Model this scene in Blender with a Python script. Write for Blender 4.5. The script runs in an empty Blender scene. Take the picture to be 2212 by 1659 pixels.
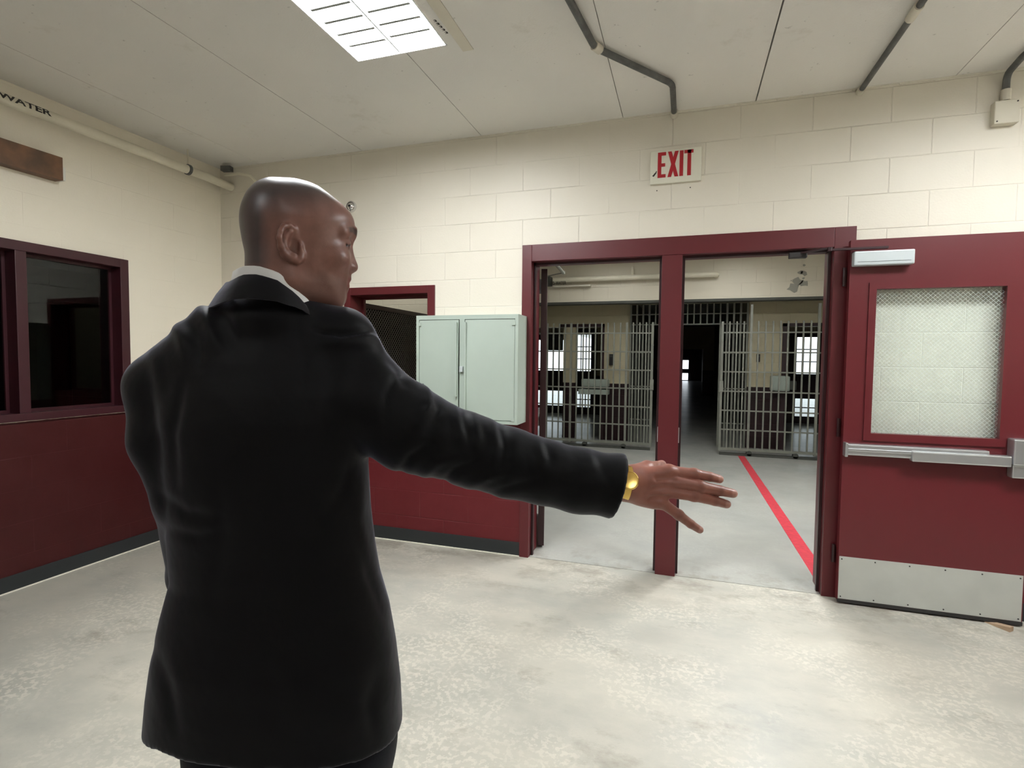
import bpy, bmesh, math, random
import numpy as np
from mathutils import Vector, Matrix

random.seed(7)
S = bpy.context.scene
COL = S.collection

# ------------------------------------------------------------------ camera
W_IMG, H_IMG = 2212, 1659
FOC, PSI, TH, RO = 1151.62, 0.312295, 0.0476655, 0.0102841
CAM_Z = 1.45
_fw = np.array([-math.sin(PSI)*math.cos(TH), math.cos(PSI)*math.cos(TH), -math.sin(TH)])
_rt = np.array([math.cos(PSI), math.sin(PSI), 0.0])
_up = np.cross(_rt, _fw)
RT = math.cos(RO)*_rt + math.sin(RO)*_up
UP = -math.sin(RO)*_rt + math.cos(RO)*_up
cd = bpy.data.cameras.new('camera'); cam = bpy.data.objects.new('camera', cd); COL.objects.link(cam)
cd.sensor_fit = 'HORIZONTAL'; cd.sensor_width = 36.0; cd.lens = FOC/W_IMG*36.0
cd.clip_start = 0.05; cd.clip_end = 200
cam.matrix_world = Matrix(((RT[0], UP[0], -_fw[0], 0), (RT[1], UP[1], -_fw[1], 0), (RT[2], UP[2], -_fw[2], CAM_Z), (0, 0, 0, 1)))
S.camera = cam

# ------------------------------------------------------------------ world, view
w = bpy.data.worlds.new('world'); S.world = w; w.use_nodes = True
bg = w.node_tree.nodes['Background']; bg.inputs[0].default_value = (0.86, 0.93, 1.0, 1); bg.inputs[1].default_value = 1.5
S.view_settings.view_transform = 'Standard'; S.view_settings.look = 'None'
S.view_settings.exposure = 0.90; S.view_settings.gamma = 1.0; S.view_settings.use_curve_mapping = False

LAMP = 27.0            # radiance of the ceiling troffers in this room
LAMP_MID = 39.0        # and of the ones beyond the double doors

# ------------------------------------------------------------------ materials
MATS = {}
def srgb(r, g, b):
    f = lambda c: (c/255/12.92) if c/255 <= 0.04045 else ((c/255+0.055)/1.055)**2.4
    return (f(r), f(g), f(b), 1)

def mat(name, col, rough=0.6, metal=0.0, spec=0.5, noise=0.0, nscale=8.0, bump=0.0, bscale=60.0, col2=None, emit=None, estr=0.0, sheen=0.0, coat=0.0):
    m = bpy.data.materials.new(name); m.use_nodes = True
    nt = m.node_tree; b = nt.nodes['Principled BSDF']
    b.inputs['Base Color'].default_value = col
    b.inputs['Roughness'].default_value = rough
    b.inputs['Metallic'].default_value = metal
    b.inputs['Specular IOR Level'].default_value = spec
    if sheen: b.inputs['Sheen Weight'].default_value = sheen
    if coat: b.inputs['Coat Weight'].default_value = coat
    geo = nt.nodes.new('ShaderNodeNewGeometry')
    if noise > 0 or col2:
        n = nt.nodes.new('ShaderNodeTexNoise'); n.inputs['Scale'].default_value = nscale; n.inputs['Detail'].default_value = 5
        nt.links.new(geo.outputs['Position'], n.inputs['Vector'])
        r = nt.nodes.new('ShaderNodeValToRGB')
        r.color_ramp.elements[0].position = 0.35; r.color_ramp.elements[1].position = 0.65
        c2 = col2 if col2 else tuple(c*(1-noise) for c in col[:3])+(1,)
        r.color_ramp.elements[0].color = c2; r.color_ramp.elements[1].color = col
        nt.links.new(n.outputs['Fac'], r.inputs['Fac']); nt.links.new(r.outputs['Color'], b.inputs['Base Color'])
    if bump > 0:
        n2 = nt.nodes.new('ShaderNodeTexNoise'); n2.inputs['Scale'].default_value = bscale; n2.inputs['Detail'].default_value = 4
        nt.links.new(geo.outputs['Position'], n2.inputs['Vector'])
        bp = nt.nodes.new('ShaderNodeBump'); bp.inputs['Strength'].default_value = bump; bp.inputs['Distance'].default_value = 0.004
        nt.links.new(n2.outputs['Fac'], bp.inputs['Height']); nt.links.new(bp.outputs['Normal'], b.inputs['Normal'])
    if emit:
        b.inputs['Emission Color'].default_value = emit; b.inputs['Emission Strength'].default_value = estr
    MATS[name] = m
    return m

class NT:
    """small helper to write node trees"""
    def __init__(s, m): s.nt = m.node_tree; s.b = s.nt.nodes['Principled BSDF']
    def n(s, t, **k):
        x = s.nt.nodes.new(t)
        for a, v in k.items(): setattr(x, a, v)
        return x
    def l(s, a, b): s.nt.links.new(a, b)
    def math(s, op, a, b=None, clamp=False):
        x = s.n('ShaderNodeMath', operation=op); x.use_clamp = clamp
        for i, v in enumerate((a, b)):
            if v is None: continue
            if isinstance(v, (int, float)): x.inputs[i].default_value = v
            else: s.l(v, x.inputs[i])
        return x.outputs[0]
    def mix(s, f, a, b):
        x = s.n('ShaderNodeMix', data_type='RGBA')
        for i, v in ((0, f), (6, a), (7, b)):
            if isinstance(v, (int, float)): x.inputs[i].default_value = v
            elif isinstance(v, tuple): x.inputs[i].default_value = v
            else: s.l(v, x.inputs[i])
        return x.outputs[2]
    def noise(s, vec, sc, det=4, rough=0.5):
        x = s.n('ShaderNodeTexNoise'); x.inputs['Scale'].default_value = sc; x.inputs['Detail'].default_value = det
        x.inputs['Roughness'].default_value = rough
        s.l(vec, x.inputs['Vector']); return x.outputs['Fac']
    def ramp(s, f, stops):
        x = s.n('ShaderNodeValToRGB'); e = x.color_ramp.elements
        while len(e) < len(stops): e.new(0.5)
        for i, (p, c) in enumerate(stops):
            e[i].position = p; e[i].color = c if isinstance(c, tuple) else (c, c, c, 1)
        s.l(f, x.inputs['Fac']); return x.outputs['Color']

CREAM = srgb(224, 218, 204); MAROON = srgb(94, 28, 33)

def block_wall(name, axis, dado=None, top=CREAM, low=MAROON, rough=0.42, off=0.0, joint=1.0):
    """painted concrete block: 400 x 200 mm running bond, wobbly painted joints; maroon dado below `dado`"""
    m = bpy.data.materials.new(name); m.use_nodes = True; T = NT(m)
    geo = T.n('ShaderNodeNewGeometry'); sp = T.n('ShaderNodeSeparateXYZ'); T.l(geo.outputs['Position'], sp.inputs[0])
    cb = T.n('ShaderNodeCombineXYZ')
    T.l(T.math('ADD', sp.outputs[axis], 40+off), cb.inputs[0]); T.l(T.math('ADD', sp.outputs[2], 0.0), cb.inputs[1])
    br = T.n('ShaderNodeTexBrick'); br.offset = 0.5; T.l(cb.outputs[0], br.inputs['Vector'])
    br.inputs['Scale'].default_value = 1.0; br.inputs['Mortar Size'].default_value = 0.0045
    br.inputs['Mortar Smooth'].default_value = 0.9; br.inputs['Brick Width'].default_value = 0.406; br.inputs['Row Height'].default_value = 0.2032
    br.inputs['Color1'].default_value = (0.0, 0, 0, 1); br.inputs['Color2'].default_value = (1, 1, 1, 1); br.inputs['Bias'].default_value = 0
    n1 = T.noise(geo.outputs['Position'], 1.7, 3); n2 = T.noise(geo.outputs['Position'], 90, 3)
    # joints are thick with paint in places: modulate their depth
    jd = T.math('MULTIPLY', br.outputs['Fac'], T.ramp(T.noise(geo.outputs['Position'], 2.3, 2), [(0.38, 0.12*joint), (0.62, 0.8*joint)]))
    dirt = T.ramp(T.noise(geo.outputs['Position'], 5.5, 6, 0.65), [(0.30, 0.0), (0.75, 1.0)])
    c_top = T.mix(T.math('MULTIPLY', n1, 0.22), top, tuple(c*0.86 for c in top[:3])+(1,))
    c_top = T.mix(T.math('MULTIPLY', jd, 0.16), c_top, tuple(c*0.72 for c in top[:3])+(1,))
    c_low = T.mix(T.math('MULTIPLY', dirt, 0.35), low, tuple(c*1.35+0.01 for c in low[:3])+(1,))
    c_low = T.mix(T.math('MULTIPLY', jd, 0.4), c_low, srgb(112, 62, 64))
    if dado is not None:
        f = T.math('GREATER_THAN', T.math('ADD', sp.outputs[2], T.math('MULTIPLY', T.noise(geo.outputs['Position'], 14, 2), 0.006)), dado+0.003)
        col = T.mix(f, c_low, c_top)
    else: col = c_top
    T.l(col, T.b.inputs['Base Color']); T.b.inputs['Roughness'].default_value = rough; T.b.inputs['Specular IOR Level'].default_value = 0.3
    hgt = T.math('ADD', T.math('MULTIPLY', jd, -1.0), T.math('MULTIPLY', n2, 0.18))
    bp = T.n('ShaderNodeBump'); bp.inputs['Strength'].default_value = 0.7; bp.inputs['Distance'].default_value = 0.005
    T.l(hgt, bp.inputs['Height']); T.l(bp.outputs['Normal'], T.b.inputs['Normal'])
    return m

M_WALLB = block_wall('painted_block_back', 0, 1.03, off=0.10)
M_WALLL = block_wall('painted_block_left', 1, 1.03, top=srgb(240, 233, 216), low=srgb(60, 17, 18), joint=.35)
M_WALLM = block_wall('painted_block_beyond', 0, None, top=srgb(214, 207, 190))
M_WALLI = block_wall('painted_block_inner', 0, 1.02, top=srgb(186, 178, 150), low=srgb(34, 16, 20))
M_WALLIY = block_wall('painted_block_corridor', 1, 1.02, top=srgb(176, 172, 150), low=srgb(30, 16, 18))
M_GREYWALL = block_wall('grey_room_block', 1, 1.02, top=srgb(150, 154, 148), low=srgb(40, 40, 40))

def floor_mat(name, base, mid, dark, gloss, stretch=(0.75, 1.15, 1.0), con=1.0):
    m = bpy.data.materials.new(name); m.use_nodes = True; T = NT(m)
    geo = T.n('ShaderNodeNewGeometry'); P = geo.outputs['Position']
    wv = T.n('ShaderNodeVectorMath', operation='MULTIPLY'); wv.inputs[1].default_value = stretch; T.l(P, wv.inputs[0])
    big = T.ramp(T.noise(wv.outputs[0], 1.1, 5, 0.6), [(0.36, 0.0), (0.66, 1.0)])
    med = T.ramp(T.noise(wv.outputs[0], 6.0, 6, 0.68), [(0.40, 0.0), (0.64, 1.0)])
    fine = T.ramp(T.noise(P, 42, 3, 0.55), [(0.50, 0.0), (0.56, 1.0)])
    zone = T.ramp(T.noise(P, 1.5, 5, 0.6), [(0.46, 0.0), (0.58, 1.0)])
    grime = T.ramp(T.noise(wv.outputs[0], 3.1, 7, 0.72), [(0.56, 0.0), (0.70, 1.0)])
    vor = T.n('ShaderNodeTexVoronoi'); vor.inputs['Scale'].default_value = 95; T.l(P, vor.inputs['Vector'])
    speck = T.ramp(vor.outputs['Distance'], [(0.10, 1.0), (0.16, 0.0)])
    c = T.mix(big, base, mid)
    c = T.mix(T.math('MULTIPLY', med, 0.35*con), c, tuple(min(1, x*1.22) for x in base[:3])+(1,))
    c = T.mix(T.math('MULTIPLY', T.math('MULTIPLY', fine, zone), 0.5*con), c, tuple(min(1, x*1.35) for x in base[:3])+(1,))
    c = T.mix(T.math('MULTIPLY', grime, 0.42*con), c, dark)
    # trodden-in dirt along the threshold
    sp = T.n('ShaderNodeSeparateXYZ'); T.l(P, sp.inputs[0])
    nr = T.ramp(T.math('ABSOLUTE', T.math('SUBTRACT', sp.outputs[1], 3.62)), [(0.0, 1.0), (0.55, 0.0)])
    ds = T.ramp(T.noise(wv.outputs[0], 4.2, 7, 0.7), [(0.47, 0.0), (0.62, 1.0)])
    c = T.mix(T.math('MULTIPLY', T.math('MULTIPLY', nr, ds), 0.55), c, dark)
    c = T.mix(T.math('MULTIPLY', T.math('MULTIPLY', speck, T.noise(P, 9, 2)), 0.30*con), c, dark)
    T.l(c, T.b.inputs['Base Color'])
    r = T.math('ADD', T.math('MULTIPLY', med, 0.16*con), gloss); T.l(r, T.b.inputs['Roughness'])
    bp = T.n('ShaderNodeBump'); bp.inputs['Strength'].default_value = 0.25; bp.inputs['Distance'].default_value = 0.003
    T.l(T.math('ADD', T.noise(P, 7, 4), T.math('MULTIPLY', T.noise(P, 60, 3), 0.25)), bp.inputs['Height']); T.l(bp.outputs['Normal'], T.b.inputs['Normal'])
    return m
M_FLOOR = floor_mat('worn_concrete_floor', srgb(174, 170, 158), srgb(148, 148, 140), srgb(108, 99, 86), 0.38)
M_FLOOR2 = floor_mat('worn_concrete_floor_beyond', srgb(170, 169, 163), srgb(156, 157, 153), srgb(124, 118, 108), 0.24, (1, 1, 1), .2)

def ceil_mat():
    m = bpy.data.materials.new('painted_concrete_ceiling'); m.use_nodes = True; T = NT(m)
    geo = T.n('ShaderNodeNewGeometry'); P = geo.outputs['Position']
    a = T.ramp(T.noise(P, 0.8, 3), [(0.35, 0.0), (0.65, 1.0)])
    st = T.ramp(T.noise(P, 2.2, 6, 0.7), [(0.62, 0.0), (0.72, 1.0)])
    sp = T.ramp(T.noise(P, 26, 3, 0.6), [(0.70, 0.0), (0.74, 1.0)])
    c = T.mix(a, srgb(232, 229, 222), srgb(224, 222, 217)); c = T.mix(T.math('MULTIPLY', st, 0.22), c, srgb(160, 148, 120))
    c = T.mix(T.math('MULTIPLY', sp, 0.35), c, srgb(120, 116, 108))
    T.l(c, T.b.inputs['Base Color']); T.b.inputs['Roughness'].default_value = 0.8
    bp = T.n('ShaderNodeBump'); bp.inputs['Strength'].default_value = 0.3; bp.inputs['Distance'].default_value = 0.003
    T.l(T.noise(P, 110, 3), bp.inputs['Height']); T.l(bp.outputs['Normal'], T.b.inputs['Normal'])
    return m
M_CEIL = ceil_mat()

def chip_paint(name, col, chip, amt=0.70, rough=0.38):
    """gloss paint with small chips"""
    m = bpy.data.materials.new(name); m.use_nodes = True; T = NT(m)
    geo = T.n('ShaderNodeNewGeometry'); P = geo.outputs['Position']
    ch = T.ramp(T.noise(P, 13, 5, 0.7), [(amt, 0.0), (amt+0.015, 1.0)])
    v = T.noise(P, 2.0, 4)
    c = T.mix(T.math('MULTIPLY', v, 0.5), col, tuple(x*0.78 for x in col[:3])+(1,))
    c = T.mix(ch, c, chip)
    T.l(c, T.b.inputs['Base Color']); T.b.inputs['Roughness'].default_value = rough
    bp = T.n('ShaderNodeBump'); bp.inputs['Strength'].default_value = 0.12; bp.inputs['Distance'].default_value = 0.002
    T.l(T.noise(P, 45, 3), bp.inputs['Height']); T.l(bp.outputs['Normal'], T.b.inputs['Normal'])
    return m
M_MAR = chip_paint('maroon_gloss_paint', srgb(89, 26, 32), srgb(190, 160, 150), 0.755)
M_DOOR = chip_paint('maroon_door_paint', srgb(94, 29, 35), srgb(200, 180, 170), 0.80, 0.33)
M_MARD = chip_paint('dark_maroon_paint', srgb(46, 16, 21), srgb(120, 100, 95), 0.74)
M_MARW = chip_paint('window_maroon_paint', srgb(60, 23, 31), srgb(120, 100, 95), 0.80)
M_BASE = chip_paint('dark_baseboard', srgb(38, 42, 44), srgb(150, 150, 146), 0.74, 0.5)
mat('cabinet_grey', srgb(166, 178, 168), 0.42, noise=0.06, nscale=3, bump=0.05)
mat('aluminium', (0.62, 0.64, 0.66, 1), 0.32, metal=0.85, noise=0.1, nscale=5)
mat('aluminium_paint', srgb(188, 196, 198), 0.45, metal=0.2, noise=0.05, nscale=4)
mat('kick_steel', srgb(186, 188, 182), 0.42, metal=0.25, noise=0.08, nscale=6, bump=0.03)
mat('dark_steel', srgb(52, 50, 50), 0.5, metal=0.4)
mat('bar_paint', srgb(124, 126, 116), 0.5, noise=0.15, nscale=9, bump=0.2, bscale=80)
mat('bar_dark', srgb(70, 72, 66), 0.6, noise=0.2)
mat('pipe_paint', srgb(222, 216, 196), 0.45, noise=0.08, nscale=6, bump=0.1)
mat('conduit_grey', srgb(96, 97, 95), 0.6, noise=0.35, nscale=18, bump=0.3)
mat('conduit_cream', srgb(214, 208, 192), 0.6, noise=0.05)
mat('stencil_black', srgb(48, 44, 40), 0.8)
mat('sign_face', srgb(226, 224, 208), 0.4, noise=0.03)
mat('exit_red', srgb(168, 22, 34), 0.45)
mat('wood', srgb(120, 84, 58), 0.55, col2=srgb(84, 62, 44), nscale=9, bump=0.15, bscale=30)
mat('white_paint', srgb(228, 226, 216), 0.5)
mat('wedge_wood', srgb(176, 150, 124), 0.7, noise=0.2)
mat('red_tape', srgb(206, 62, 76), 0.4, noise=0.22, nscale=25)
mat('caulk', srgb(232, 228, 214), 0.6, noise=0.1, nscale=20)
mat('black_void', srgb(22, 22, 22), 0.7)
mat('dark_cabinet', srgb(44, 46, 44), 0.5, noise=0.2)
mat('chrome', (0.75, 0.75, 0.76, 1), 0.15, metal=1.0)
mat('gold', srgb(226, 190, 110), 0.24, metal=1.0)
mat('dial', srgb(250, 236, 170), 0.25, metal=0.6)
mat('shirt_white', srgb(214, 214, 214), 0.7, bump=0.1, bscale=400)
mat('shoe_leather', (0.008, 0.008, 0.009, 1), 0.25)
mat('trouser_wool', (0.004, 0.0045, 0.008, 1), 0.75, spec=0.12, sheen=0.05, bump=0.15, bscale=500)
mat('brow_hair', srgb(38, 28, 26), 0.8)
mat('eye_white', srgb(190, 180, 170), 0.2)
mat('mid_frame', srgb(44, 20, 26), 0.5)
mat('cream_plain', srgb(196, 190, 172), 0.6)
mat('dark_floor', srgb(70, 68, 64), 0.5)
mat('tube_glow', (1, 1, 1, 1), 0.5, emit=(0.96, 0.985, 1.0, 1), estr=LAMP)
mat('tube_glow_mid', (1, 1, 1, 1), 0.5, emit=(0.97, 0.985, 0.98, 1), estr=LAMP_MID)
mat('fill_glow_gate', (1, 1, 1, 1), 0.5, emit=(0.97, 0.985, 0.96, 1), estr=5.0)  # glow of the fill lights added to brighten the bulkhead
mat('tube_glow_dim', (1, 1, 1, 1), 0.5, emit=(0.98, 1.0, 0.96, 1), estr=2.6)
mat('tube_glow_rear', (1, 1, 1, 1), 0.5, emit=(0.97, 0.985, 1.0, 1), estr=8.0)
mat('peeled', srgb(150, 148, 138), 0.8)
mat('tube_glow_right', (1, 1, 1, 1), 0.5, emit=(0.96, 0.985, 1.0, 1), estr=LAMP*1.08)
mat('tube_glow_small', (1, 1, 1, 1), 0.5, emit=(0.97, 0.985, 0.96, 1), estr=7.0)
mat('louver', srgb(150, 152, 150), 0.5)
mat('reflector', srgb(240, 240, 238), 0.5)

def suit_mat():
    m = mat('suit_wool', (0.0016, 0.0016, 0.0022, 1), 0.55, spec=0.13, sheen=0.22)
    T = NT(m); geo = T.n('ShaderNodeNewGeometry'); P = geo.outputs['Position']
    m.node_tree.nodes['Principled BSDF'].inputs['Sheen Roughness'].default_value = 0.4
    m.node_tree.nodes['Principled BSDF'].inputs['Sheen Tint'].default_value = (0.75, 0.76, 0.95, 1)
    bp = T.n('ShaderNodeBump'); bp.inputs['Strength'].default_value = 0.35; bp.inputs['Distance'].default_value = 0.010
    h = T.math('ADD', T.noise(P, 11, 3, 0.5), T.math('MULTIPLY', T.noise(P, 700, 2), 0.02))
    T.l(h, bp.inputs['Height']); T.l(bp.outputs['Normal'], T.b.inputs['Normal'])
    return m
M_SUIT = suit_mat()

def skin_mat():
    m = bpy.data.materials.new('brown_skin'); m.use_nodes = True; T = NT(m)
    at = T.n('ShaderNodeAttribute'); at.attribute_name = 'tone'; geo = T.n('ShaderNodeNewGeometry'); P = geo.outputs['Position']
    v = T.ramp(T.noise(P, 38, 4, 0.6), [(0.35, 0.86), (0.65, 1.08)])
    mx = T.n('ShaderNodeMix', data_type='RGBA', blend_type='MULTIPLY'); mx.inputs[0].default_value = 1.0
    T.l(at.outputs['Color'], mx.inputs[6]); T.l(v, mx.inputs[7])
    T.l(mx.outputs[2], T.b.inputs['Base Color'])
    T.b.inputs['Roughness'].default_value = 0.42; T.b.inputs['Specular IOR Level'].default_value = 0.5
    T.l(at.outputs['Alpha'], T.b.inputs['Coat Weight']); T.b.inputs['Coat Roughness'].default_value = 0.32
    T.b.inputs['Subsurface Weight'].default_value = 0.08; T.b.inputs['Subsurface Radius'].default_value = (0.010, 0.004, 0.002)
    bp = T.n('ShaderNodeBump'); bp.inputs['Strength'].default_value = 0.12; bp.inputs['Distance'].default_value = 0.001
    T.l(T.noise(P, 420, 3), bp.inputs['Height']); T.l(bp.outputs['Normal'], T.b.inputs['Normal'])
    return m
M_SKIN = skin_mat()

def glass_mat(name, tint, refl=0.10, wire=0.0, wcol=(0.25, 0.27, 0.25, 1), axes=(0, 2), cell=0.0125, wr=0.0011):
    """clear pane: straight-through transmission tinted by `tint`, a mirror-like surface share, optional embedded wire mesh"""
    m = bpy.data.materials.new(name); m.use_nodes = True; nt = m.node_tree
    for n in list(nt.nodes):
        if n.type != 'OUTPUT_MATERIAL': nt.nodes.remove(n)
    out = [n for n in nt.nodes if n.type == 'OUTPUT_MATERIAL'][0]
    N = nt.nodes.new; L = nt.links.new
    tr = N('ShaderNodeBsdfTransparent'); tr.inputs[0].default_value = tint
    gl = N('ShaderNodeBsdfGlossy'); gl.inputs['Roughness'].default_value = 0.02
    mx = N('ShaderNodeMixShader'); mx.inputs[0].default_value = refl
    L(tr.outputs[0], mx.inputs[1]); L(gl.outputs[0], mx.inputs[2]); last = mx
    if wire > 0:
        geo = N('ShaderNodeNewGeometry'); sp = N('ShaderNodeSeparateXYZ'); L(geo.outputs['Position'], sp.inputs[0])
        def mth(op, a, b):
            x = N('ShaderNodeMath'); x.operation = op
            for i, v in enumerate((a, b)):
                if isinstance(v, (int, float)): x.inputs[i].default_value = v
                elif v is not None: L(v, x.inputs[i])
            return x.outputs[0]
        u, v = sp.outputs[axes[0]], sp.outputs[axes[1]]
        res = None
        for s in (1, -1):
            d = mth('ADD', u, mth('MULTIPLY', v, s))
            f = mth('ABSOLUTE', mth('SUBTRACT', mth('FRACT', mth('DIVIDE', mth('ADD', d, 50.0), cell*1.414), None), 0.5), None)
            k = mth('GREATER_THAN', f, 0.5 - wr/(cell*1.0))
            res = k if res is None else mth('MAXIMUM', res, k)
        df = N('ShaderNodeBsdfPrincipled'); df.inputs['Base Color'].default_value = wcol; df.inputs['Roughness'].default_value = 0.5
        m2 = N('ShaderNodeMixShader'); L(mth('MULTIPLY', res, wire), m2.inputs[0]); L(last.outputs[0], m2.inputs[1]); L(df.outputs[0], m2.inputs[2]); last = m2
    L(last.outputs[0], out.inputs['Surface'])
    return m
M_GLASSW = glass_mat('wired_glass', (0.97, 1.0, 1.0, 1), 0.05, wire=0.25, wcol=(0.72, 0.80, 0.78, 1), wr=0.0011, cell=0.0165)
M_GLASSD = glass_mat('window_glass', (0.50, 0.55, 0.53, 1), 0.035)
M_GLASSC = glass_mat('clear_glass', (0.9, 0.93, 0.92, 1), 0.06)
M_MESH = glass_mat('steel_mesh', (0.30, 0.28, 0.26, 1), 0.03, wire=0.8, wcol=(0.40, 0.40, 0.38, 1), axes=(1, 2), cell=0.028, wr=0.0022)

# ------------------------------------------------------------------ object helpers
def link(name, me, material=None, parent=None, smooth=False):
    o = bpy.data.objects.new(name, me); COL.objects.link(o)
    if material is not None and not me.materials: me.materials.append(material if not isinstance(material, str) else MATS[material])
    if parent is not None: o.parent = parent
    if smooth:
        for p in me.polygons: p.use_smooth = True
    return o

def empty(name, loc=(0, 0, 0), rz=0.0, parent=None):
    o = bpy.data.objects.new(name, None); COL.objects.link(o); o.location = loc; o.rotation_euler = (0, 0, rz)
    o.empty_display_size = 0.1
    if parent is not None: o.parent = parent
    return o

def tag(o, label=None, cat=None, group=None, kind=None):
    if label: o['label'] = label
    if cat: o['category'] = cat
    if group: o['group'] = group
    if kind: o['kind'] = kind
    return o

class MB:
    """mesh builder: add primitives, then build one object (coordinates relative to `org`)"""
    def __init__(s): s.v = []; s.f = []; s.org = None
    def add(s, v, f):
        n = len(s.v); s.v += [tuple(p) for p in v]; s.f += [tuple(i+n for i in q) for q in f]; return s
    def box(s, x0, x1, y0, y1, z0, z1, c=0.0):
        if c > 0:
            bm = bmesh.new(); bmesh.ops.create_cube(bm, size=1.0)
            for v in bm.verts:
                v.co = Vector((x0 + (v.co.x+.5)*(x1-x0), y0 + (v.co.y+.5)*(y1-y0), z0 + (v.co.z+.5)*(z1-z0)))
            bmesh.ops.bevel(bm, geom=list(bm.edges), offset=c, segments=2, profile=0.6, affect='EDGES')
            bm.verts.index_update()
            s.add([v.co[:] for v in bm.verts], [[v.index for v in f.verts] for f in bm.faces]); bm.free(); return s
        v = [(x0, y0, z0), (x1, y0, z0), (x1, y1, z0), (x0, y1, z0), (x0, y0, z1), (x1, y0, z1), (x1, y1, z1), (x0, y1, z1)]
        return s.add(v, [(3, 2, 1, 0), (4, 5, 6, 7), (0, 1, 5, 4), (1, 2, 6, 5), (2, 3, 7, 6), (3, 0, 4, 7)])
    def obox(s, c, u, v, w, hu, hv, hw):
        c, u, v, w = [np.array(t, float) for t in (c, u, v, w)]
        pts = [c + a*u*hu + b*v*hv + d*w*hw for d in (-1, 1) for a, b in ((-1, -1), (1, -1), (1, 1), (-1, 1))]
        return s.add(pts, [(3, 2, 1, 0), (4, 5, 6, 7), (0, 1, 5, 4), (1, 2, 6, 5), (2, 3, 7, 6), (3, 0, 4, 7)])
    def tube(s, pts, r, seg=14, cap=True):
        pts = [np.array(p, float) for p in pts]; n = len(pts); rr = r if isinstance(r, (list, tuple)) else [r]*n
        rings = []; pu = None
        for i in range(n):
            d = pts[min(i+1, n-1)] - pts[max(i-1, 0)]; d /= np.linalg.norm(d)
            if pu is None:
                h = np.array([0, 0, 1.0]) if abs(d[2]) < .9 else np.array([1.0, 0, 0]); u = np.cross(d, h)
            else: u = pu - d*(pu@d)
            u /= np.linalg.norm(u); pu = u; q = np.cross(d, u)
            rings.append([pts[i] + rr[i]*(math.cos(t)*u + math.sin(t)*q) for t in [2*math.pi*k/seg for k in range(seg)]])
        v = [p for R in rings for p in R]
        f = [(i*seg+k, i*seg+(k+1) % seg, (i+1)*seg+(k+1) % seg, (i+1)*seg+k) for i in range(n-1) for k in range(seg)]
        if cap: f += [tuple(range(seg))[::-1], tuple((n-1)*seg+k for k in range(seg))]
        return s.add(v, f)
    def disc(s, c, ax, r, h, seg=24):
        c = np.array(c, float); ax = np.array(ax, float); return s.tube([c, c+ax*h], r, seg)
    def lathe(s, c, ax, prof, seg=24):
        c = np.array(c, float); ax = np.array(ax, float); ax /= np.linalg.norm(ax)
        pts = [c + ax*h for _, h in prof]
        h0 = np.array([0, 0, 1.0]) if abs(ax[2]) < .9 else np.array([1.0, 0, 0]); u = np.cross(ax, h0); u /= np.linalg.norm(u); q = np.cross(ax, u)
        v = [pts[i] + max(prof[i][0], 1e-5)*(math.cos(2*math.pi*k/seg)*u + math.sin(2*math.pi*k/seg)*q) for i in range(len(prof)) for k in range(seg)]
        f = [(i*seg+k, i*seg+(k+1) % seg, (i+1)*seg+(k+1) % seg, (i+1)*seg+k) for i in range(len(prof)-1) for k in range(seg)]
        f += [tuple(range(seg))[::-1], tuple((len(prof)-1)*seg+k for k in range(seg))]
        return s.add(v, f)
    def prism(s, poly, y0, y1):
        """poly of (x, z), extruded along y"""
        n = len(poly); v = [(x, y0, z) for x, z in poly] + [(x, y1, z) for x, z in poly]
        return s.add(v, [tuple(range(n)), tuple(range(2*n-1, n-1, -1))] + [(i, i+n, (i+1) % n+n, (i+1) % n) for i in range(n)])
    def build(s, name, material, parent=None, smooth=False, bevel=0.0, org=None):
        me = bpy.data.meshes.new(name); v = s.v
        if org is not None: v = [(a-org[0], b-org[1], c-org[2]) for a, b, c in v]
        me.from_pydata(v, [], s.f); me.update()
        bm = bmesh.new(); bm.from_mesh(me); bmesh.ops.recalc_face_normals(bm, faces=bm.faces)
        if bevel > 0:
            ed = [e for e in bm.edges if len(e.link_faces) == 2 and e.calc_face_angle(0) > 0.6]
            bmesh.ops.bevel(bm, geom=ed, offset=bevel, segments=2, profile=0.6, affect='EDGES')
        bm.to_mesh(me); bm.free()
        o = link(name, me, material, parent)
        if smooth:
            for p in me.polygons: p.use_smooth = True
            try: me.set_sharp_from_angle(angle=0.7)
            except Exception: pass
        if org is not None and parent is None: o.location = org
        return o

def B(*a, **k): return MB().box(*a, **k)

def rect_minus(u0, u1, v0, v1, holes):
    us = sorted({u0, u1} | {c for h in holes for c in h[:2] if u0 < c < u1})
    vs = sorted({v0, v1} | {c for h in holes for c in h[2:] if v0 < c < v1}); out = []
    for i in range(len(us)-1):
        run = None
        for j in range(len(vs)-1):
            cu, cv = (us[i]+us[i+1])/2, (vs[j]+vs[j+1])/2
            solid = not any(h[0] < cu < h[1] and h[2] < cv < h[3] for h in holes)
            if solid:
                if run is None: run = vs[j]
            elif run is not None: out.append((us[i], us[i+1], run, vs[j])); run = None
        if run is not None: out.append((us[i], us[i+1], run, vs[-1]))
    return out

def text_mesh(body, size, depth=0.0, bold=0.0):
    c = bpy.data.curves.new('t', 'FONT'); c.body = body; c.size = size; c.extrude = depth; c.offset = bold; c.align_x = 'LEFT'
    o = bpy.data.objects.new('t', c); COL.objects.link(o)
    dg = bpy.context.evaluated_depsgraph_get(); me = bpy.data.meshes.new_from_object(o.evaluated_get(dg))
    COL.objects.unlink(o); bpy.data.objects.remove(o); bpy.data.curves.remove(c)
    return me

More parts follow.
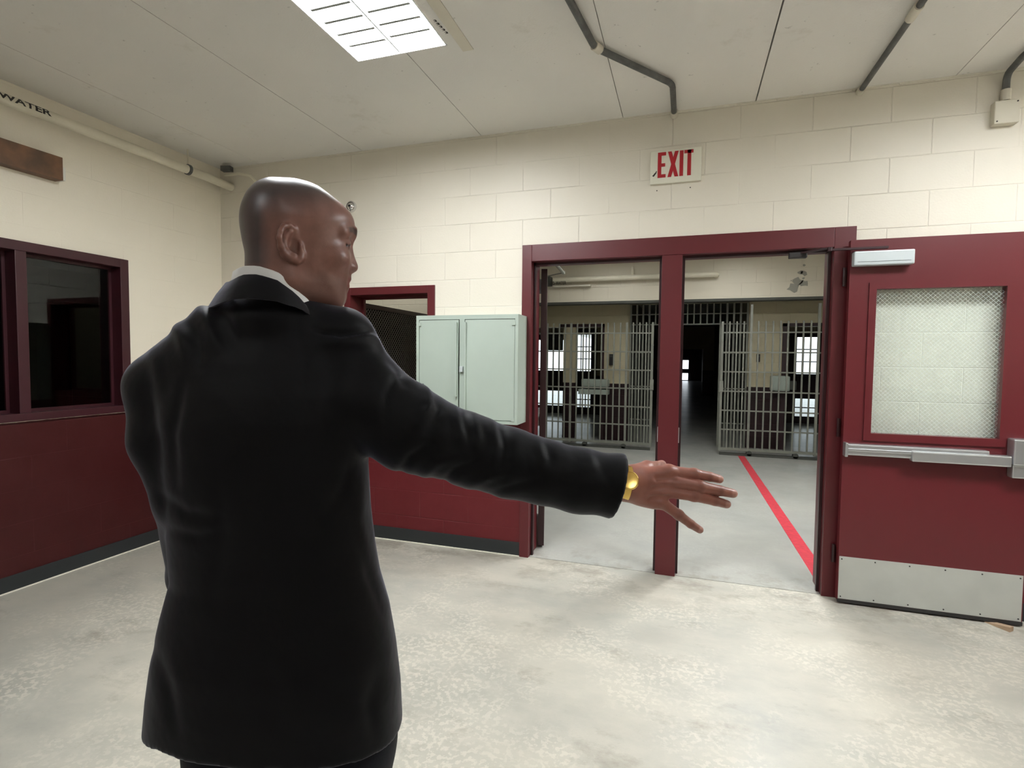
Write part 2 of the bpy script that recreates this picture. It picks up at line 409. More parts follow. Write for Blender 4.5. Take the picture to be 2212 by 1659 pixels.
def at(px, py, ax, val):
    """pixel of the photograph -> point of the world on the plane coordinate[ax] = val"""
    d = _fwv(px, py); t = (val - (0, 0, CAM_Z)[ax])/d[ax]; return np.array([0, 0, CAM_Z]) + t*d
def _fwv(px, py): return _fw + RT*(px-W_IMG/2)/FOC - UP*(py-H_IMG/2)/FOC

# ================================================================== ROOM
YB, XL, XR, YR, ZC = 3.69, -3.87, 3.4, -3.2, 3.063
def struct(name, mb, material, label=None, parent=None, **k):
    o = mb.build(name, material, parent, **k)
    if parent is None: tag(o, label, None, None, 'structure')
    return o

mb = MB(); mb.box(XL-.2, XR+.2, YR-.2, YB+.008, -.1, 0)
struct('floor', mb, M_FLOOR, 'worn mottled beige concrete floor of the front room')
mb = MB(); mb.box(-6.5, 6.5, YB+.018, 41, -.1, -0.001)
struct('floor_beyond', mb, M_FLOOR2, 'grey concrete floor beyond the double doorway')
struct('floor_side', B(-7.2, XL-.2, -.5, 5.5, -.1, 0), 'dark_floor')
struct('floor_joint', B(XL, XR, YB+.004, YB+.022, -.06, -.010), 'black_void')

# back wall with the double doorway and the borrowed-light window
DX0, DX1, DZ = -1.12, 0.955, 2.258
WX0, WX1, WZ0, WZ1 = -2.61, -1.81, 1.035, 2.0
mb = MB()
for a, b, c, d in rect_minus(XL-.2, XR+.2, 0, 3.35, [(DX0, DX1, -1, DZ), (WX0, WX1, WZ0, WZ1)]):
    mb.box(a, b, YB, YB+.2, c, d)
struct('wall_back', mb, M_WALLB, 'cream painted block wall with maroon dado behind the doorway')
LY0, LY1, LZ0, LZ1 = 1.36, 2.852, 1.035, 2.133
mb = MB()
for a, b, c, d in rect_minus(YR-.2, YB, 0, 3.35, [(LY0, LY1, LZ0, LZ1)]):
    mb.box(XL-.2, XL, a, b, c, d)
struct('wall_left', mb, M_WALLL, 'cream and maroon side wall with the dark window')
struct('wall_right', B(XR, XR+.2, YR-.2, YB, 0, 3.35), M_WALLL)
struct('wall_rear', B(XL, XR, YR-.2, YR, 0, 3.35), M_WALLB)
struct('baseboard_back', B(XL+.008, DX0, YB-.007, YB, 0, .103, .002), M_BASE)
struct('baseboard_left', B(XL, XL+.007, YR, YB, 0, .100, .002), M_BASE)
struct('baseboard_right', B(DX1, XR, YB-.007, YB, 0, .103, .002), M_BASE)
# pale caulk line at the foot of the baseboards
struct('trim_1', B(XL+.01, DX0, YB-.016, YB-.007, 0, .006), 'caulk')
struct('trim_2', B(XL+.007, XL+.016, YR, YB-.01, 0, .006), 'caulk')
# irregular paint bead where the ceiling meets the back wall
mb = MB(); random.seed(3)
x = XL
while x < XR:
    L = random.uniform(.15, .5); h = random.choice([.004, .006, .010, .013]) if x > -1.5 else .003
    mb.box(x, min(x+L, XR), YB-.006, YB, ZC-h, ZC); x += L
struct('trim_3', mb, 'caulk')

# ceiling: painted concrete panels with open joints and holes for the recessed troffers
TROF = [(-1.737, -1.205, 1.37, 2.585), (1.45, 2.67, 1.95, 2.48), (1.2, 1.73, -2.3, -1.08), (-1.737, -1.205, -2.3, -1.08)]
JX = [XL-.1, -3.43, -2.44, -1.443, -.43, .38, 1.411, 2.41, XR+.1]
mb = MB()
for i in range(len(JX)-1):
    g = .006 if abs(JX[i]-.38) < .01 else .002
    for a, b, c, d in rect_minus(JX[i]+g, JX[i+1]-.002, YR-.1, YB+.1, TROF):
        mb.box(a, b, c, d, ZC, ZC+.05)
struct('ceiling', mb, M_CEIL, 'painted concrete ceiling in long panels')
mb = MB(); mb.box(XL-.2, XR+.2, YR-.2, YB+.2, 3.3, 3.36)
struct('sky_block_slab', mb, 'black_void')  # unseen slab added above the panels to block sky light

# ------------------------------------------------------------------ troffers
def troffer(x0, x1, y0, y1, z, glow, label, stag=True):
    t = empty('ceiling_light', ((x0+x1)/2, (y0+y1)/2, z)); tag(t, label, 'ceiling light', 'recessed fluorescent ceiling lights')
    og = t.location
    fr = MB(); H = .125
    for a, b, c, d in ((x0, x0+.006, y0, y1), (x1-.006, x1, y0, y1), (x0, x1, y0, y0+.006), (x0, x1, y1-.006, y1)):
        fr.box(a, b, c, d, z-.003, z+H)
    fr.box(x0, x1, y0, y1, z+H, z+H+.01)
    fr.build('housing', 'reflector', t, org=og)
    MB().box(x0+.01, x1-.01, y0+.01, y1-.01, z+.062, z+.066).build('diffuser', glow, t, org=og)
    xm = (x0+x1)/2 - .006
    MB().box(xm-.004, xm+.004, y0, y1, z+.002, z+.006).build('center_bar', 'louver', t, org=og)
    n = int((y1-y0)/.1)
    for k in range(1, n+1):
        ya = y1 - .03 - k*.1 + .0
        if ya > y0+.02:
            MB().box(x0+.035, xm-.012, ya-.008, ya+.008, z+.002, z+.006).build('louver_blade', 'louver', t, org=og)
        yb = ya - .012
        if yb > y0+.02:
            MB().box(xm+.022, x1-.028, yb-.008, yb+.008, z+.002, z+.006).build('louver_blade', 'louver', t, org=og)
    return t
troffer(*TROF[0], ZC, 'tube_glow', 'bright rectangular fluorescent ceiling light above the man')
troffer(*TROF[1], ZC, 'tube_glow_right', 'fluorescent ceiling light to the right of the doorway, outside the view')
troffer(*TROF[2], ZC, 'tube_glow_rear', 'fluorescent ceiling light behind the viewer on the right')
troffer(*TROF[3], ZC, 'tube_glow_rear', 'fluorescent ceiling light behind the viewer on the left')
# access strip beside the front light
o = B(-1.148, -1.088, 1.3, 2.66, ZC-.004, ZC, .001).build('ceiling_strip', 'conduit_cream'); tag(o, 'thin painted metal strip on the ceiling beside the bright light', 'strip')
mb = MB()
for k, yy in enumerate((2.39, 2.415, 2.44, 2.465, 2.49)):
    c = np.array([-1.176+.003*k, yy, ZC-.0006])
    mb.box(c[0]-.007, c[0]+.004, c[1]-.010, c[1]-.006, c[2]-.0004, c[2]); mb.box(c[0]-.001, c[0]+.006, c[1]-.008, c[1]+.006, c[2]-.0004, c[2])
    mb.box(c[0]-.009, c[0]+.001, c[1]+.002, c[1]+.005, c[2]-.0004, c[2])
mb.build('stencil_mark', 'stencil_black', o)

# ------------------------------------------------------------------ double door frame
d1 = empty('door_1', (-.09, YB, 0)); tag(d1, 'maroon double door frame with a center mullion', None, None, 'structure')
og = d1.location
def frame_member(name, x0, x1, z0, z1, y0=YB-.014, y1=YB+.215, stop=None):
    m = MB().box(x0, x1, y0, y1, z0, z1)
    return m.build(name, M_MAR, d1, bevel=.003, org=og)
frame_member('left_jamb', DX0, -1.05, 0, DZ)
frame_member('right_jamb', .84, DX1, 0, DZ)
frame_member('head', -1.05, .84, 2.14, DZ)
frame_member('mullion', -.158, -.028, 0, 2.14, YB-.010, YB+.13)
for nm, a in (('stop', (-1.05, -1.034, 0, 2.14)), ('stop', (.824, .84, 0, 2.14)), ('stop', (-1.05, -.158, 2.124, 2.14)), ('stop', (-.028, .84, 2.124, 2.14)),
              ('stop', (-.174, -.158, 0, 2.124)), ('stop', (-.028, -.012, 0, 2.124))):
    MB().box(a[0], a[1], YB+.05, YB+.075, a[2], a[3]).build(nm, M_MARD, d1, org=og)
for xx in (-.160, -.026):
    B(xx-.004, xx+.004, YB+.01, YB+.035, .90, 1.0, .001).build('strike_plate', 'aluminium', d1, org=og)

# ------------------------------------------------------------------ right leaf, folded back against the wall
d2 = empty('door_2', (.905, 3.645, 0)); tag(d2, 'maroon door leaf with wired glass folded open against the wall', None, None, 'structure')
og = d2.location
X0, X1, Y0, Y1 = .907, 1.803, 3.600, 3.645
mb = MB()
for a, b, c, d in rect_minus(X0, X1, .018, 2.16, [(1.030, 1.665, 1.02, 1.885)]): mb.box(a, b, Y0, Y1, c, d)
pan = mb.build('door_panel', M_DOOR, d2, org=og)
mb = MB(); gx0, gx1, gz0, gz1 = 1.008, 1.684, .992, 1.910; ix0, ix1, iz0, iz1 = 1.045, 1.655, 1.035, 1.872
for a, b, c, d in rect_minus(gx0, gx1, gz0, gz1, [(ix0, ix1, iz0, iz1)]):
    mb.box(a, b, Y0-.008, Y0, c, d)
for a, b, c, d in rect_minus(1.030, 1.665, 1.02, 1.885, [(ix0, ix1, iz0, iz1)]): mb.box(a, b, Y0, Y1, c, d)
mb.build('glass_frame', M_DOOR, d2, org=og)
B(ix0, ix1, Y0+.018, Y0+.023, iz0, iz1).build('wired_glass', M_GLASSW, d2, org=og)
kp = B(.912, 1.798, Y0-.0015, Y0, .030, .288).build('kick_plate', 'kick_steel', d2, org=og); kp['label'] = 'scuffed steel kick plate'
for k in range(6):
    for zz in (.044, .272):
        MB().disc((.925+k*.172, Y0-.003, zz), (0, 1, 0), .0042, .002, 8).build('screw', 'dark_steel', kp, org=(og[0], og[1], og[2]))
B(.907, 1.803, Y0-.006, Y0, .010, .028).build('door_sweep', 'dark_steel', d2, org=og)
# exit device
pb = MB()
pb.prism([(.912, .905), (1.60, .905), (1.60, .972), (.912, .972)], Y0-.045, Y0-.004)
bar = pb.build('push_bar', 'aluminium', d2, org=og, bevel=.008); bar['label'] = 'silver push bar'
B(.912, 1.26, Y0-.052, Y0-.044, .930, .947, .003).build('rail_rib', 'aluminium', bar, org=og)
B(.906, .922, Y0-.056, Y0, .896, .978, .004).build('end_cap', 'aluminium', bar, org=og)
B(1.235, 1.690, Y0-.066, Y0-.018, .892, .952, .008).build('touch_pad', 'aluminium', bar, org=og)
hb = B(1.692, 1.800, Y0-.072, Y0, .905, 1.045, .008).build('latch_case', 'aluminium', bar, org=og)
B(1.697, 1.800, Y0-.055, Y0, .832, .905, .008).build('latch_base', 'aluminium', bar, org=og)
# closer
cl = B(.912, 1.208, Y0-.058, Y0-.003, 2.003, 2.084, .007).build('door_closer', 'aluminium_paint', d2, org=og)
B(.930, 1.190, Y0-.0595, Y0-.057, 2.022, 2.0235).build('cover_groove', 'dark_steel', cl, org=og)
arm = MB(); arm.obox(((1.085+.790)/2, Y0-.030, 2.104), (1, 0, 0), (0, 1, 0), (0, 0, 1), (1.085-.790)/2, .010, .006)
arm.disc((.795, Y0-.03, 2.096), (0, 0, 1), .014, .022, 14)
a0, a1 = np.array([.795, Y0-.03, 2.116]), np.array([.645, YB+.03, 2.116]); dd = (a1-a0)/np.linalg.norm(a1-a0)
arm.obox((a0+a1)/2, dd, np.cross((0, 0, 1), dd), (0, 0, 1), np.linalg.norm(a1-a0)/2, .010, .005)
arm.build('closer_arm', M_MARD, cl, org=og)
B(.60, .70, YB+.0, YB+.045, 2.088, 2.122, .005).build('arm_shoe', 'dark_steel', cl, org=og)
for zz in (.28, 1.05, 1.95):
    MB().disc((.893, 3.655, zz-.05), (0, 0, 1), .010, .11, 12).build('hinge', M_MARD, d2, smooth=True, org=og)

# ------------------------------------------------------------------ left leaf, swung away into the room beyond
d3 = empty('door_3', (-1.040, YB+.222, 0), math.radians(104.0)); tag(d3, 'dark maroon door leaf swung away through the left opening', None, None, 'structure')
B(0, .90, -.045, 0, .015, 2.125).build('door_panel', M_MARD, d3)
B(.06, .88, .001, .03, .93, 1.0, .005).build('push_bar', 'aluminium', d3)
c2 = B(.06, .34, .0, .05, 1.98, 2.06, .006).build('door_closer', 'aluminium_paint', d3)
A = [at(1160, 570, 1, 3.80), at(1197, 567, 1, 4.05), at(1217, 589, 1, 4.35), at(1176, 598, 1, 4.45)]
arm = MB().tube(A[:2], .010, 8).tube(A[1:3], .013, 8).tube(A[2:], .005, 8).disc(A[1]-[0, 0, .015], (0, 0, 1), .020, .03, 12).disc(A[2]-[0, 0, .012], (0, 0, 1), .013, .024, 10)
o = arm.build('closer_arm', 'bar_paint', None); o.parent = d3; o.matrix_parent_inverse = (Matrix.Translation(d3.location) @ Matrix.Rotation(math.radians(104), 4, 'Z')).inverted()

# ------------------------------------------------------------------ windows
def frame_window(name, axis, u0, u1, z0, z1, mull, face, front, back, glass_at, gm, label, M_MAR=M_MAR):
    """axis 1: window in the back wall (u = x); axis 0: in the left wall (u = y)"""
    wd = empty(name, (0, 0, 0)); tag(wd, label, None, None, 'structure')
    def bx(m, a, b, c, d, e, f, **k):
        return m.box(a, b, c, d, e, f, **k) if axis == 1 else m.box(c, d, a, b, e, f, **k)
    lo, hi = min(front, back), max(front, back)
    m = MB(); bx(m, u0, u0+face, lo, hi, z0, z1); bx(m, u1-face, u1, lo, hi, z0, z1); bx(m, u0+face, u1-face, lo, hi, z1-face, z1); bx(m, u0+face, u1-face, lo, hi, z0, z0+face*.8)
    for a in mull: bx(m, a-face/2, a+face/2, lo, hi, z0+face*.8, z1-face)
    m.build('window_frame', M_MAR, wd, bevel=.003)
    edges = [u0+face] + [e for a in mull for e in (a-face/2, a+face/2)] + [u1-face]
    for i in range(0, len(edges), 2):
        a, b = edges[i], edges[i+1]; s = MB(); t = .018; g0, g1 = glass_at-.008, glass_at+.008
        for p, q, r, v in rect_minus(a, b, z0+face*.8, z1-face, [(a+t, b-t, z0+face*.8+t, z1-face-t)]): bx(s, p, q, g0-.006, g1+.006, r, v)
        s.build('glazing_bead', M_MAR, wd)
        if gm is not None:
            g = MB(); bx(g, a+t, b-t, glass_at-.003, glass_at+.003, z0+face*.8+t, z1-face-t); g.build('glass_pane', gm, wd)
    return wd
frame_window('window_1', 0, LY0, LY1, LZ0, LZ1, [2.190], .060, XL+.022, XL-.20, XL-.085, M_GLASSD, 'maroon framed dark window in the left wall', M_MARW)
frame_window('window_2', 1, WX0, WX1, WZ0, WZ1, [], .060, YB-.014, YB+.205, YB+.16, None, 'maroon framed window opening behind the grey cabinet')

# ------------------------------------------------------------------ things on the back wall
# grey double-door cabinet
cb = empty('wall_cabinet', (-1.465, YB, .995)); tag(cb, 'pale grey metal two-door cabinet hung on the back wall left of the doorway', 'cabinet')
og = cb.location; CX0, CX1, CY, CZ0, CZ1 = -1.852, -1.080, 3.470, .995, 1.752
mb = MB(); t = .022
mb.box(CX0, CX1, CY+.02, YB-.001, CZ0, CZ0+.01); mb.box(CX0, CX1, CY+.02, YB-.001, CZ1-.01, CZ1)
mb.box(CX0, CX0+.01, CY+.02, YB-.001, CZ0+.01, CZ1-.01); mb.box(CX1-.01, CX1, CY+.02, YB-.001, CZ0+.01, CZ1-.01); mb.box(CX0+.01, CX1-.01, YB-.011, YB-.001, CZ0+.01, CZ1-.01)
for a, b, c, d in rect_minus(CX0, CX1, CZ0, CZ1, [(CX0+t, -1.512, CZ0+t, CZ1-.030), (-1.474, CX1-t, CZ0+t, CZ1-.030)]): mb.box(a, b, CY, CY+.02, c, d)
mb.build('cabinet_body', 'cabinet_grey', cb, org=og)
B(CX0+.012, CX1-.012, CY+.05, CY+.055, CZ0+.012, CZ1-.012).build('inner_panel', 'black_void', cb, org=og)
def cab_door(x0, x1, hinge_left, ang, handle_x):
    hx = x0 if hinge_left else x1; Lw = x1-x0
    e = bpy.data.objects.new('cabinet_door', None)
    m = MB(); n = 6; s = 1 if hinge_left else -1; z0, z1 = CZ0+.026, CZ1-.034
    # slab whose free edge is bowed out a little at mid height (bent sheet metal)
    V = []; F = []; NZ = 12
    for j in range(NZ+1):
        z = z0 + (z1-z0)*j/NZ; bow = .010*math.sin(math.pi*j/NZ) if j not in (0,) else 0
        for i in range(n+1):
            u = i/n; y = -(bow*u*u) - math.tan(ang)*u*Lw
            V.append((s*u*Lw, y, z))
    m.v = V[:] + [(a, b+.012, c) for a, b, c in V]; K = len(V)
    for j in range(NZ):
        for i in range(n):
            q = (j*(n+1)+i, j*(n+1)+i+1, (j+1)*(n+1)+i+1, (j+1)*(n+1)+i); m.f.append(q); m.f.append(tuple(k+K for k in q[::-1]))
    for i in range(n): m.f.append((i, i+K, i+1+K, i+1)); b0 = NZ*(n+1); m.f.append((b0+i, b0+i+1, b0+i+1+K, b0+i+K))
    for j in range(NZ): m.f.append((j*(n+1), (j+1)*(n+1), (j+1)*(n+1)+K, j*(n+1)+K)); e0 = j*(n+1)+n; m.f.append((e0, e0+K, e0+n+1+K, e0+n+1))
    m.v = [(a+hx, b+CY+.004, c) for a, b, c in m.v]
    return m.build('cabinet_door', 'cabinet_grey', cb, org=og)
dl = cab_door(CX0+t+.003, -1.517, True, .035, 0); dr = cab_door(-1.469, CX1-t-.003, False, .012, 0)
B(-1.506, -1.480, CY-.018, CY, 1.352, 1.392, .003).build('latch', 'aluminium_paint', cb, org=og)
B(-1.536, -1.522, CY-.030, CY-.012, 1.18, 1.70, .002).build('door_handle', 'cabinet_grey', dl, org=og)
B(-1.466, -1.455, CY-.024, CY-.006, 1.04, 1.70, .002).build('door_handle', 'cabinet_grey', dr, org=og)
MB().disc((-1.795, CY-.004, 1.255), (0, -1, 0), .008, .006, 12).build('lock', 'dark_steel', dl, org=og)
for xx, par in ((CX0+.030, dl), (CX1-.030, dr)):
    for zz in (1.03, 1.69): B(xx-.014, xx+.010, CY-.004, CY-.001, zz-.012, zz+.012).build('hinge', 'cabinet_grey', par, org=og)

# EXIT sign
ex = B(-.245, .072, YB-.022, YB-.0005, 2.603, 2.816, .004).build('exit_sign', 'sign_face')
tag(ex, 'cream EXIT sign with tall red letters above the double doorway', 'sign')
def wall_text(name, body, x0, x1, z0, z1, y, material, parent, bold=.0):
    me = text_mesh(body, 1.0, .01); V = np.array([v.co[:] for v in me.vertices])
    lo, hi = V.min(0), V.max(0)
    for v in me.vertices:
        u = (v.co.x-lo[0])/(hi[0]-lo[0]); q = (v.co.y-lo[1])/(hi[1]-lo[1]); k = (v.co.z-lo[2])/(hi[2]-lo[2])
        v.co = Vector((x0+u*(x1-x0), y-k*.002, z0+q*(z1-z0)))
    o = link(name, me, material, parent); return o
# condensed block capitals built as strokes
st = .023; z0, z1 = 2.640, 2.802; L = MB(); yy = YB-.024
def stroke(x0, x1, a, b): L.box(x0, x1, yy, yy+.0025, a, b)
def slant(p, q, w):
    L.prism([(p[0]-w/2, p[1]), (p[0]+w/2, p[1]), (q[0]+w/2, q[1]), (q[0]-w/2, q[1])], yy, yy+.0025)
L = MB(); stroke(-.198, -.198+st, z0, z1); stroke(-.175, -.147, z1-.021, z1); stroke(-.175, -.151, (z0+z1)/2-.011, (z0+z1)/2+.010); stroke(-.175, -.147, z0, z0+.021); L.build('letter_e', 'exit_red', ex)
L = MB(); slant((-.124, z0), (-.080, z1), st); yy -= .0006; slant((-.080, z0), (-.124, z1), st); L.build('letter_x', 'exit_red', ex); yy += .0006
L = MB(); stroke(-.062, -.062+st, z0, z1); L.build('letter_i', 'exit_red', ex)
L = MB(); stroke(-.014, -.014+st, z0, z1); stroke(-.034, .026-.004, z1-.021, z1); L.build('letter_t', 'exit_red', ex)
L = MB(); L.prism([(-.232, 2.655), (-.222, 2.650), (-.205, 2.672), (-.214, 2.676)], YB-.0226, YB-.0219); L.prism([(-.212, 2.675), (-.206, 2.672), (-.202, 2.684), (-.207, 2.686)], YB-.0226, YB-.0219); L.build('scuff', 'stencil_black', ex)
for k, (px, py) in enumerate(((1419, 412), (1491, 405))):
    p = at(px, py, 1, YB); o = MB().disc((p[0], YB-.0015, p[2]), (0, 1, 0), .0038, .002, 10).build('anchor_hole', 'black_void')
    tag(o, ('left' if k == 0 else 'right') + ' of the two small dark screw holes in the wall below the EXIT sign', 'screw hole', 'screw holes below the EXIT sign')

# junction box with its conduit
jb = B(1.578, 1.690, YB-.05, YB, 2.757, 2.880, .005).build('junction_box', 'conduit_cream'); tag(jb, 'cream square junction box high on the back wall at far right', 'junction box')
for a, b in ((1.59, 2.77), (1.678, 2.868)): MB().disc((a, YB-.052, b), (0, 1, 0), .004, .003, 8).build('screw', 'dark_steel', jb)
def conduit(pts, label, r=.016, ends=()):
    P = [np.array(p, float) for p in pts]; R_ = []
    for i, p in enumerate(P):          # rounded bends
        if 0 < i < len(P)-1:
            a = p + (P[i-1]-p)/np.linalg.norm(P[i-1]-p)*.045; b = p + (P[i+1]-p)/np.linalg.norm(P[i+1]-p)*.045
            R_ += [a*(1-t)**2 + 2*p*t*(1-t) + b*t*t for t in (0, .25, .5, .75, 1)]
        else: R_.append(p)
    o = MB().tube(R_, r, 12).build('conduit', 'conduit_grey', smooth=True); tag(o, label, 'conduit', 'metal conduits on the ceiling')
    for e in ends:
        MB().tube([np.array(e[0]), np.array(e[1])], r+.006, 12).build('coupling', 'conduit_cream', o, smooth=True)
    return o
zc = ZC-.026
conduit([(-.60, 1.2, zc), (-.535, 2.30, zc), (-.474, 2.783, zc), (-.105, 3.27, zc), (-.103, YB-.004, zc)], 'dark grey conduit with two bends on the ceiling above the EXIT sign', .017,
        [((-.474, 2.765, zc), (-.452, 2.812, zc)), ((-.103, 3.63, zc), (-.103, YB-.002, zc))])
conduit([(1.02, 1.4, zc), (.955, 2.9, zc), (.942, YB-.004, zc)], 'straight dark conduit on the ceiling right of the EXIT sign', .015, [((.942, 3.64, zc), (.942, YB-.002, zc)), ((.955, 2.88, zc), (.953, 2.98, zc))])
conduit([(1.636, YB-.02, 2.88), (1.636, YB-.02, zc-.01), (1.62, 3.46, zc), (1.85, 3.15, zc), (2.4, 2.95, zc)], 'short dark conduit rising from the junction box to the ceiling', .017,
        [((1.636, YB-.02, 2.885), (1.636, YB-.02, 2.945))])
# round gauge
p = at(760, 447, 1, YB)
g = MB().lathe((p[0], YB, p[2]), (0, -1, 0), [(.044, 0), (.044, .012), (.040, .020), (.033, .022), (.033, .014)], 32).build('wall_gauge', 'chrome', smooth=True); tag(g, 'small round chrome-rimmed device high on the back wall beside the man\'s forehead', 'gauge')
MB().lathe((p[0], YB-.012, p[2]), (0, -1, 0), [(.033, 0), (.030, .010), (.018, .020), (.004, .024)], 28).build('dome', 'chrome', g, smooth=True)
MB().lathe((p[0], YB-.030, p[2]), (0, -1, 0), [(.012, 0), (.010, .008), (.003, .010)], 16).build('button', 'dark_steel', g, smooth=True)

# ------------------------------------------------------------------ pipe, board on the left wall
PXc, PZc, PRr = -3.745, 2.905, .033
pp = MB().tube([(PXc, -2.9, PZc), (PXc, 3.45, PZc), (PXc, 3.56, PZc-.004), (PXc, YB-.003, PZc-.010)], PRr, 20).build('water_pipe', 'pipe_paint', smooth=True)
tag(pp, 'long cream painted water pipe stencilled COLD WATER under the ceiling of the left wall', 'pipe')
me = text_mesh('COLD WATER', 1.0, 0, .028); V = np.array([v.co[:] for v in me.vertices]); lo, hi = V.min(0), V.max(0)
bm = bmesh.new(); bm.from_mesh(me); bmesh.ops.triangulate(bm, faces=bm.faces); bmesh.ops.subdivide_edges(bm, edges=bm.edges, cuts=1)
ya, yb = 1.80, at(111, 243, 0, -3.715)[1]
for v in bm.verts:
    u = (v.co.x-lo[0])/(hi[0]-lo[0]); q = (v.co.y-lo[1])/(hi[1]-lo[1]); an = -.30 + q*1.05
    v.co = Vector((PXc + (PRr+.0012)*math.cos(an), ya+u*(yb-ya), PZc + (PRr+.0012)*math.sin(an)))
bm.to_mesh(me); bm.free(); link('stencil_lettering', me, 'stencil_black', pp)
MB().lathe((PXc, 3.255, PZc), (0, 1, 0), [(PRr+.002, 0), (PRr+.008, .003), (PRr+.008, .022), (PRr+.002, .025)], 20).build('hanger_clamp', 'conduit_grey', pp, smooth=True)
MB().tube([(PXc, 3.267, PZc+PRr+.004), (PXc, 3.267, ZC)], .005, 8).build('hanger_rod', 'pipe_paint', pp)
# brown board with a white end plate
bd = B(XL, XL+.075, .9, 2.405, 2.553, 2.697, .003).build('wooden_board', 'wood'); tag(bd, 'brown wooden board fixed high on the left wall above the dark window', 'board')
B(XL, XL+.070, 2.405, 2.423, 2.556, 2.640, .002).build('end_block', 'white_paint', bd)
# short flexible conduit in the corner
Q = [at(486, 379, 1, 3.62), at(515, 375, 1, 3.60), at(540, 380, 1, 3.60), at(552, 392, 1, 3.62), at(557, 410, 1, 3.67)]
fc = MB().tube(Q, .011, 10).build('flexible_conduit', 'pipe_paint', smooth=True); tag(fc, 'thin cream curved conduit in the corner where the left wall meets the back wall', 'conduit')
q = at(490, 365, 1, 3.60); MB().obox(q+[0, 0, .0], (.8, .2, 0), (-.2, .8, 0), (0, 0, 1), .05, .03, .02).build('mounting_box', 'conduit_grey', fc)

# ------------------------------------------------------------------ floor bits
RL = [(.810, 8.76), (.905, 8.76), (.962, 3.98), (.862, 3.98)]
mb = MB(); mb.v = [(x, y, 0.0012) for x, y in RL] + [(x, y, -.001) for x, y in RL]; mb.f = [(0, 1, 2, 3), (7, 6, 5, 4), (0, 4, 5, 1), (1, 5, 6, 2), (2, 6, 7, 3), (3, 7, 4, 0)]
o = mb.build('floor_stripe', 'red_tape'); tag(o, 'faded red painted line running across the floor beyond the doorway', 'floor line')
wd = MB(); w0 = at(2140, 1349, 2, 0.004); w1 = at(2181, 1366, 2, 0.0)
dirn = np.array([w1[0]-w0[0], w1[1]-w0[1], 0]); Lw = np.linalg.norm(dirn); dirn /= Lw; nr = np.array([-dirn[1], dirn[0], 0])
a = w0*[1, 1, 0]+[-.015, .03, 0]; b = w1*[1, 1, 0]
wd.v = [tuple(a-nr*.0+[0, 0, 0]), tuple(a+nr*.038), tuple(b+nr*.038), tuple(b), tuple(a+[0, 0, .004]), tuple(a+nr*.038+[0, 0, .004]), tuple(b+nr*.038+[0, 0, .026]), tuple(b+[0, 0, .026])]
wd.f = [(3, 2, 1, 0), (4, 5, 6, 7), (0, 1, 5, 4), (1, 2, 6, 5), (2, 3, 7, 6), (3, 0, 4, 7)]
o = wd.build('door_wedge', 'wedge_wood'); tag(o, 'small wooden wedge on the floor under the open maroon door', 'door wedge')

# ================================================================== BEYOND THE DOORWAY
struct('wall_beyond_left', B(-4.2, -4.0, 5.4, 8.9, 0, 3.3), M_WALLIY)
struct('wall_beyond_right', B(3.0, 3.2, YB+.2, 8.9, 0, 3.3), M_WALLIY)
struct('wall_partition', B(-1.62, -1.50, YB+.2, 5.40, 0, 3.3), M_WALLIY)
struct('wall_partition_rear', B(-4.2, -1.50, 5.30, 5.40, 0, 3.3), M_WALLM)
struct('wall_side_end', B(-4.2, XL, YB+.2, 5.3, 0, 3.3), M_WALLM)
mb = MB()
for a, b, c, d in rect_minus(-4.2, 3.2, YB+.19, 8.95, [(.45, .98, 4.6, 5.82), (.45, .98, 7.0, 8.22), (-1.4, -.87, 7.0, 8.22), (-3.2, -2.7, 4.3, 5.0)]): mb.box(a, b, c, d, ZC, ZC+.05)
struct('ceiling_beyond', mb, M_CEIL)
struct('sky_block_slab_beyond', B(-6.5, 6.5, YB+.2, 9.2, 3.3, 3.36), 'black_void')  # unseen, added to keep sky light out of the room beyond
troffer(.45, .98, 4.6, 5.82, ZC, 'tube_glow_mid', 'fluorescent ceiling light just beyond the double doorway')
troffer(.45, .98, 7.0, 8.22, ZC, 'fill_glow_gate', 'fluorescent ceiling light before the right barred gate')  # unseen lamp added to brighten the bulkhead
troffer(-1.4, -.87, 7.0, 8.22, ZC, 'fill_glow_gate', 'fluorescent ceiling light before the left barred gate')  # second unseen lamp added for the bulkhead brightness
troffer(-3.2, -2.7, 4.3, 5.0, ZC, 'tube_glow_small', 'fluorescent ceiling light in the small room behind the window opening')
# bulkhead over the gates
bh = struct('wall_bulkhead', B(-4.2, 3.2, 8.90, 9.10, 2.412, 3.3), M_WALLM, 'cream bulkhead above the barred gates')
struct('trim_4', B(-4.2, 3.2, 8.90, 9.10, 2.372, 2.412), 'bar_dark')
def patch(cx, cz, s, n, seed, sx=1.0):
    random.seed(seed); poly = [(cx+sx*s*random.uniform(.6, 1.2)*math.cos(2*math.pi*k/n), cz+s*random.uniform(.5, 1.2)*math.sin(2*math.pi*k/n)) for k in range(n)]
    return MB().prism(poly, 8.8975, 8.8999)
for px, py, s, sd in ((1714, 622, .075, 1), (1722, 607, .06, 2), (1737, 612, .055, 3), (1737, 590, .04, 4), (1729, 589, .03, 5), (1737, 573, .018, 6), (1709, 606, .010, 7), (1736, 601, .018, 8)):
    p = at(px, py, 1, 8.9); patch(p[0], p[2], s, 9, sd, 1.2).build('peeled_patch', 'peeled', bh)
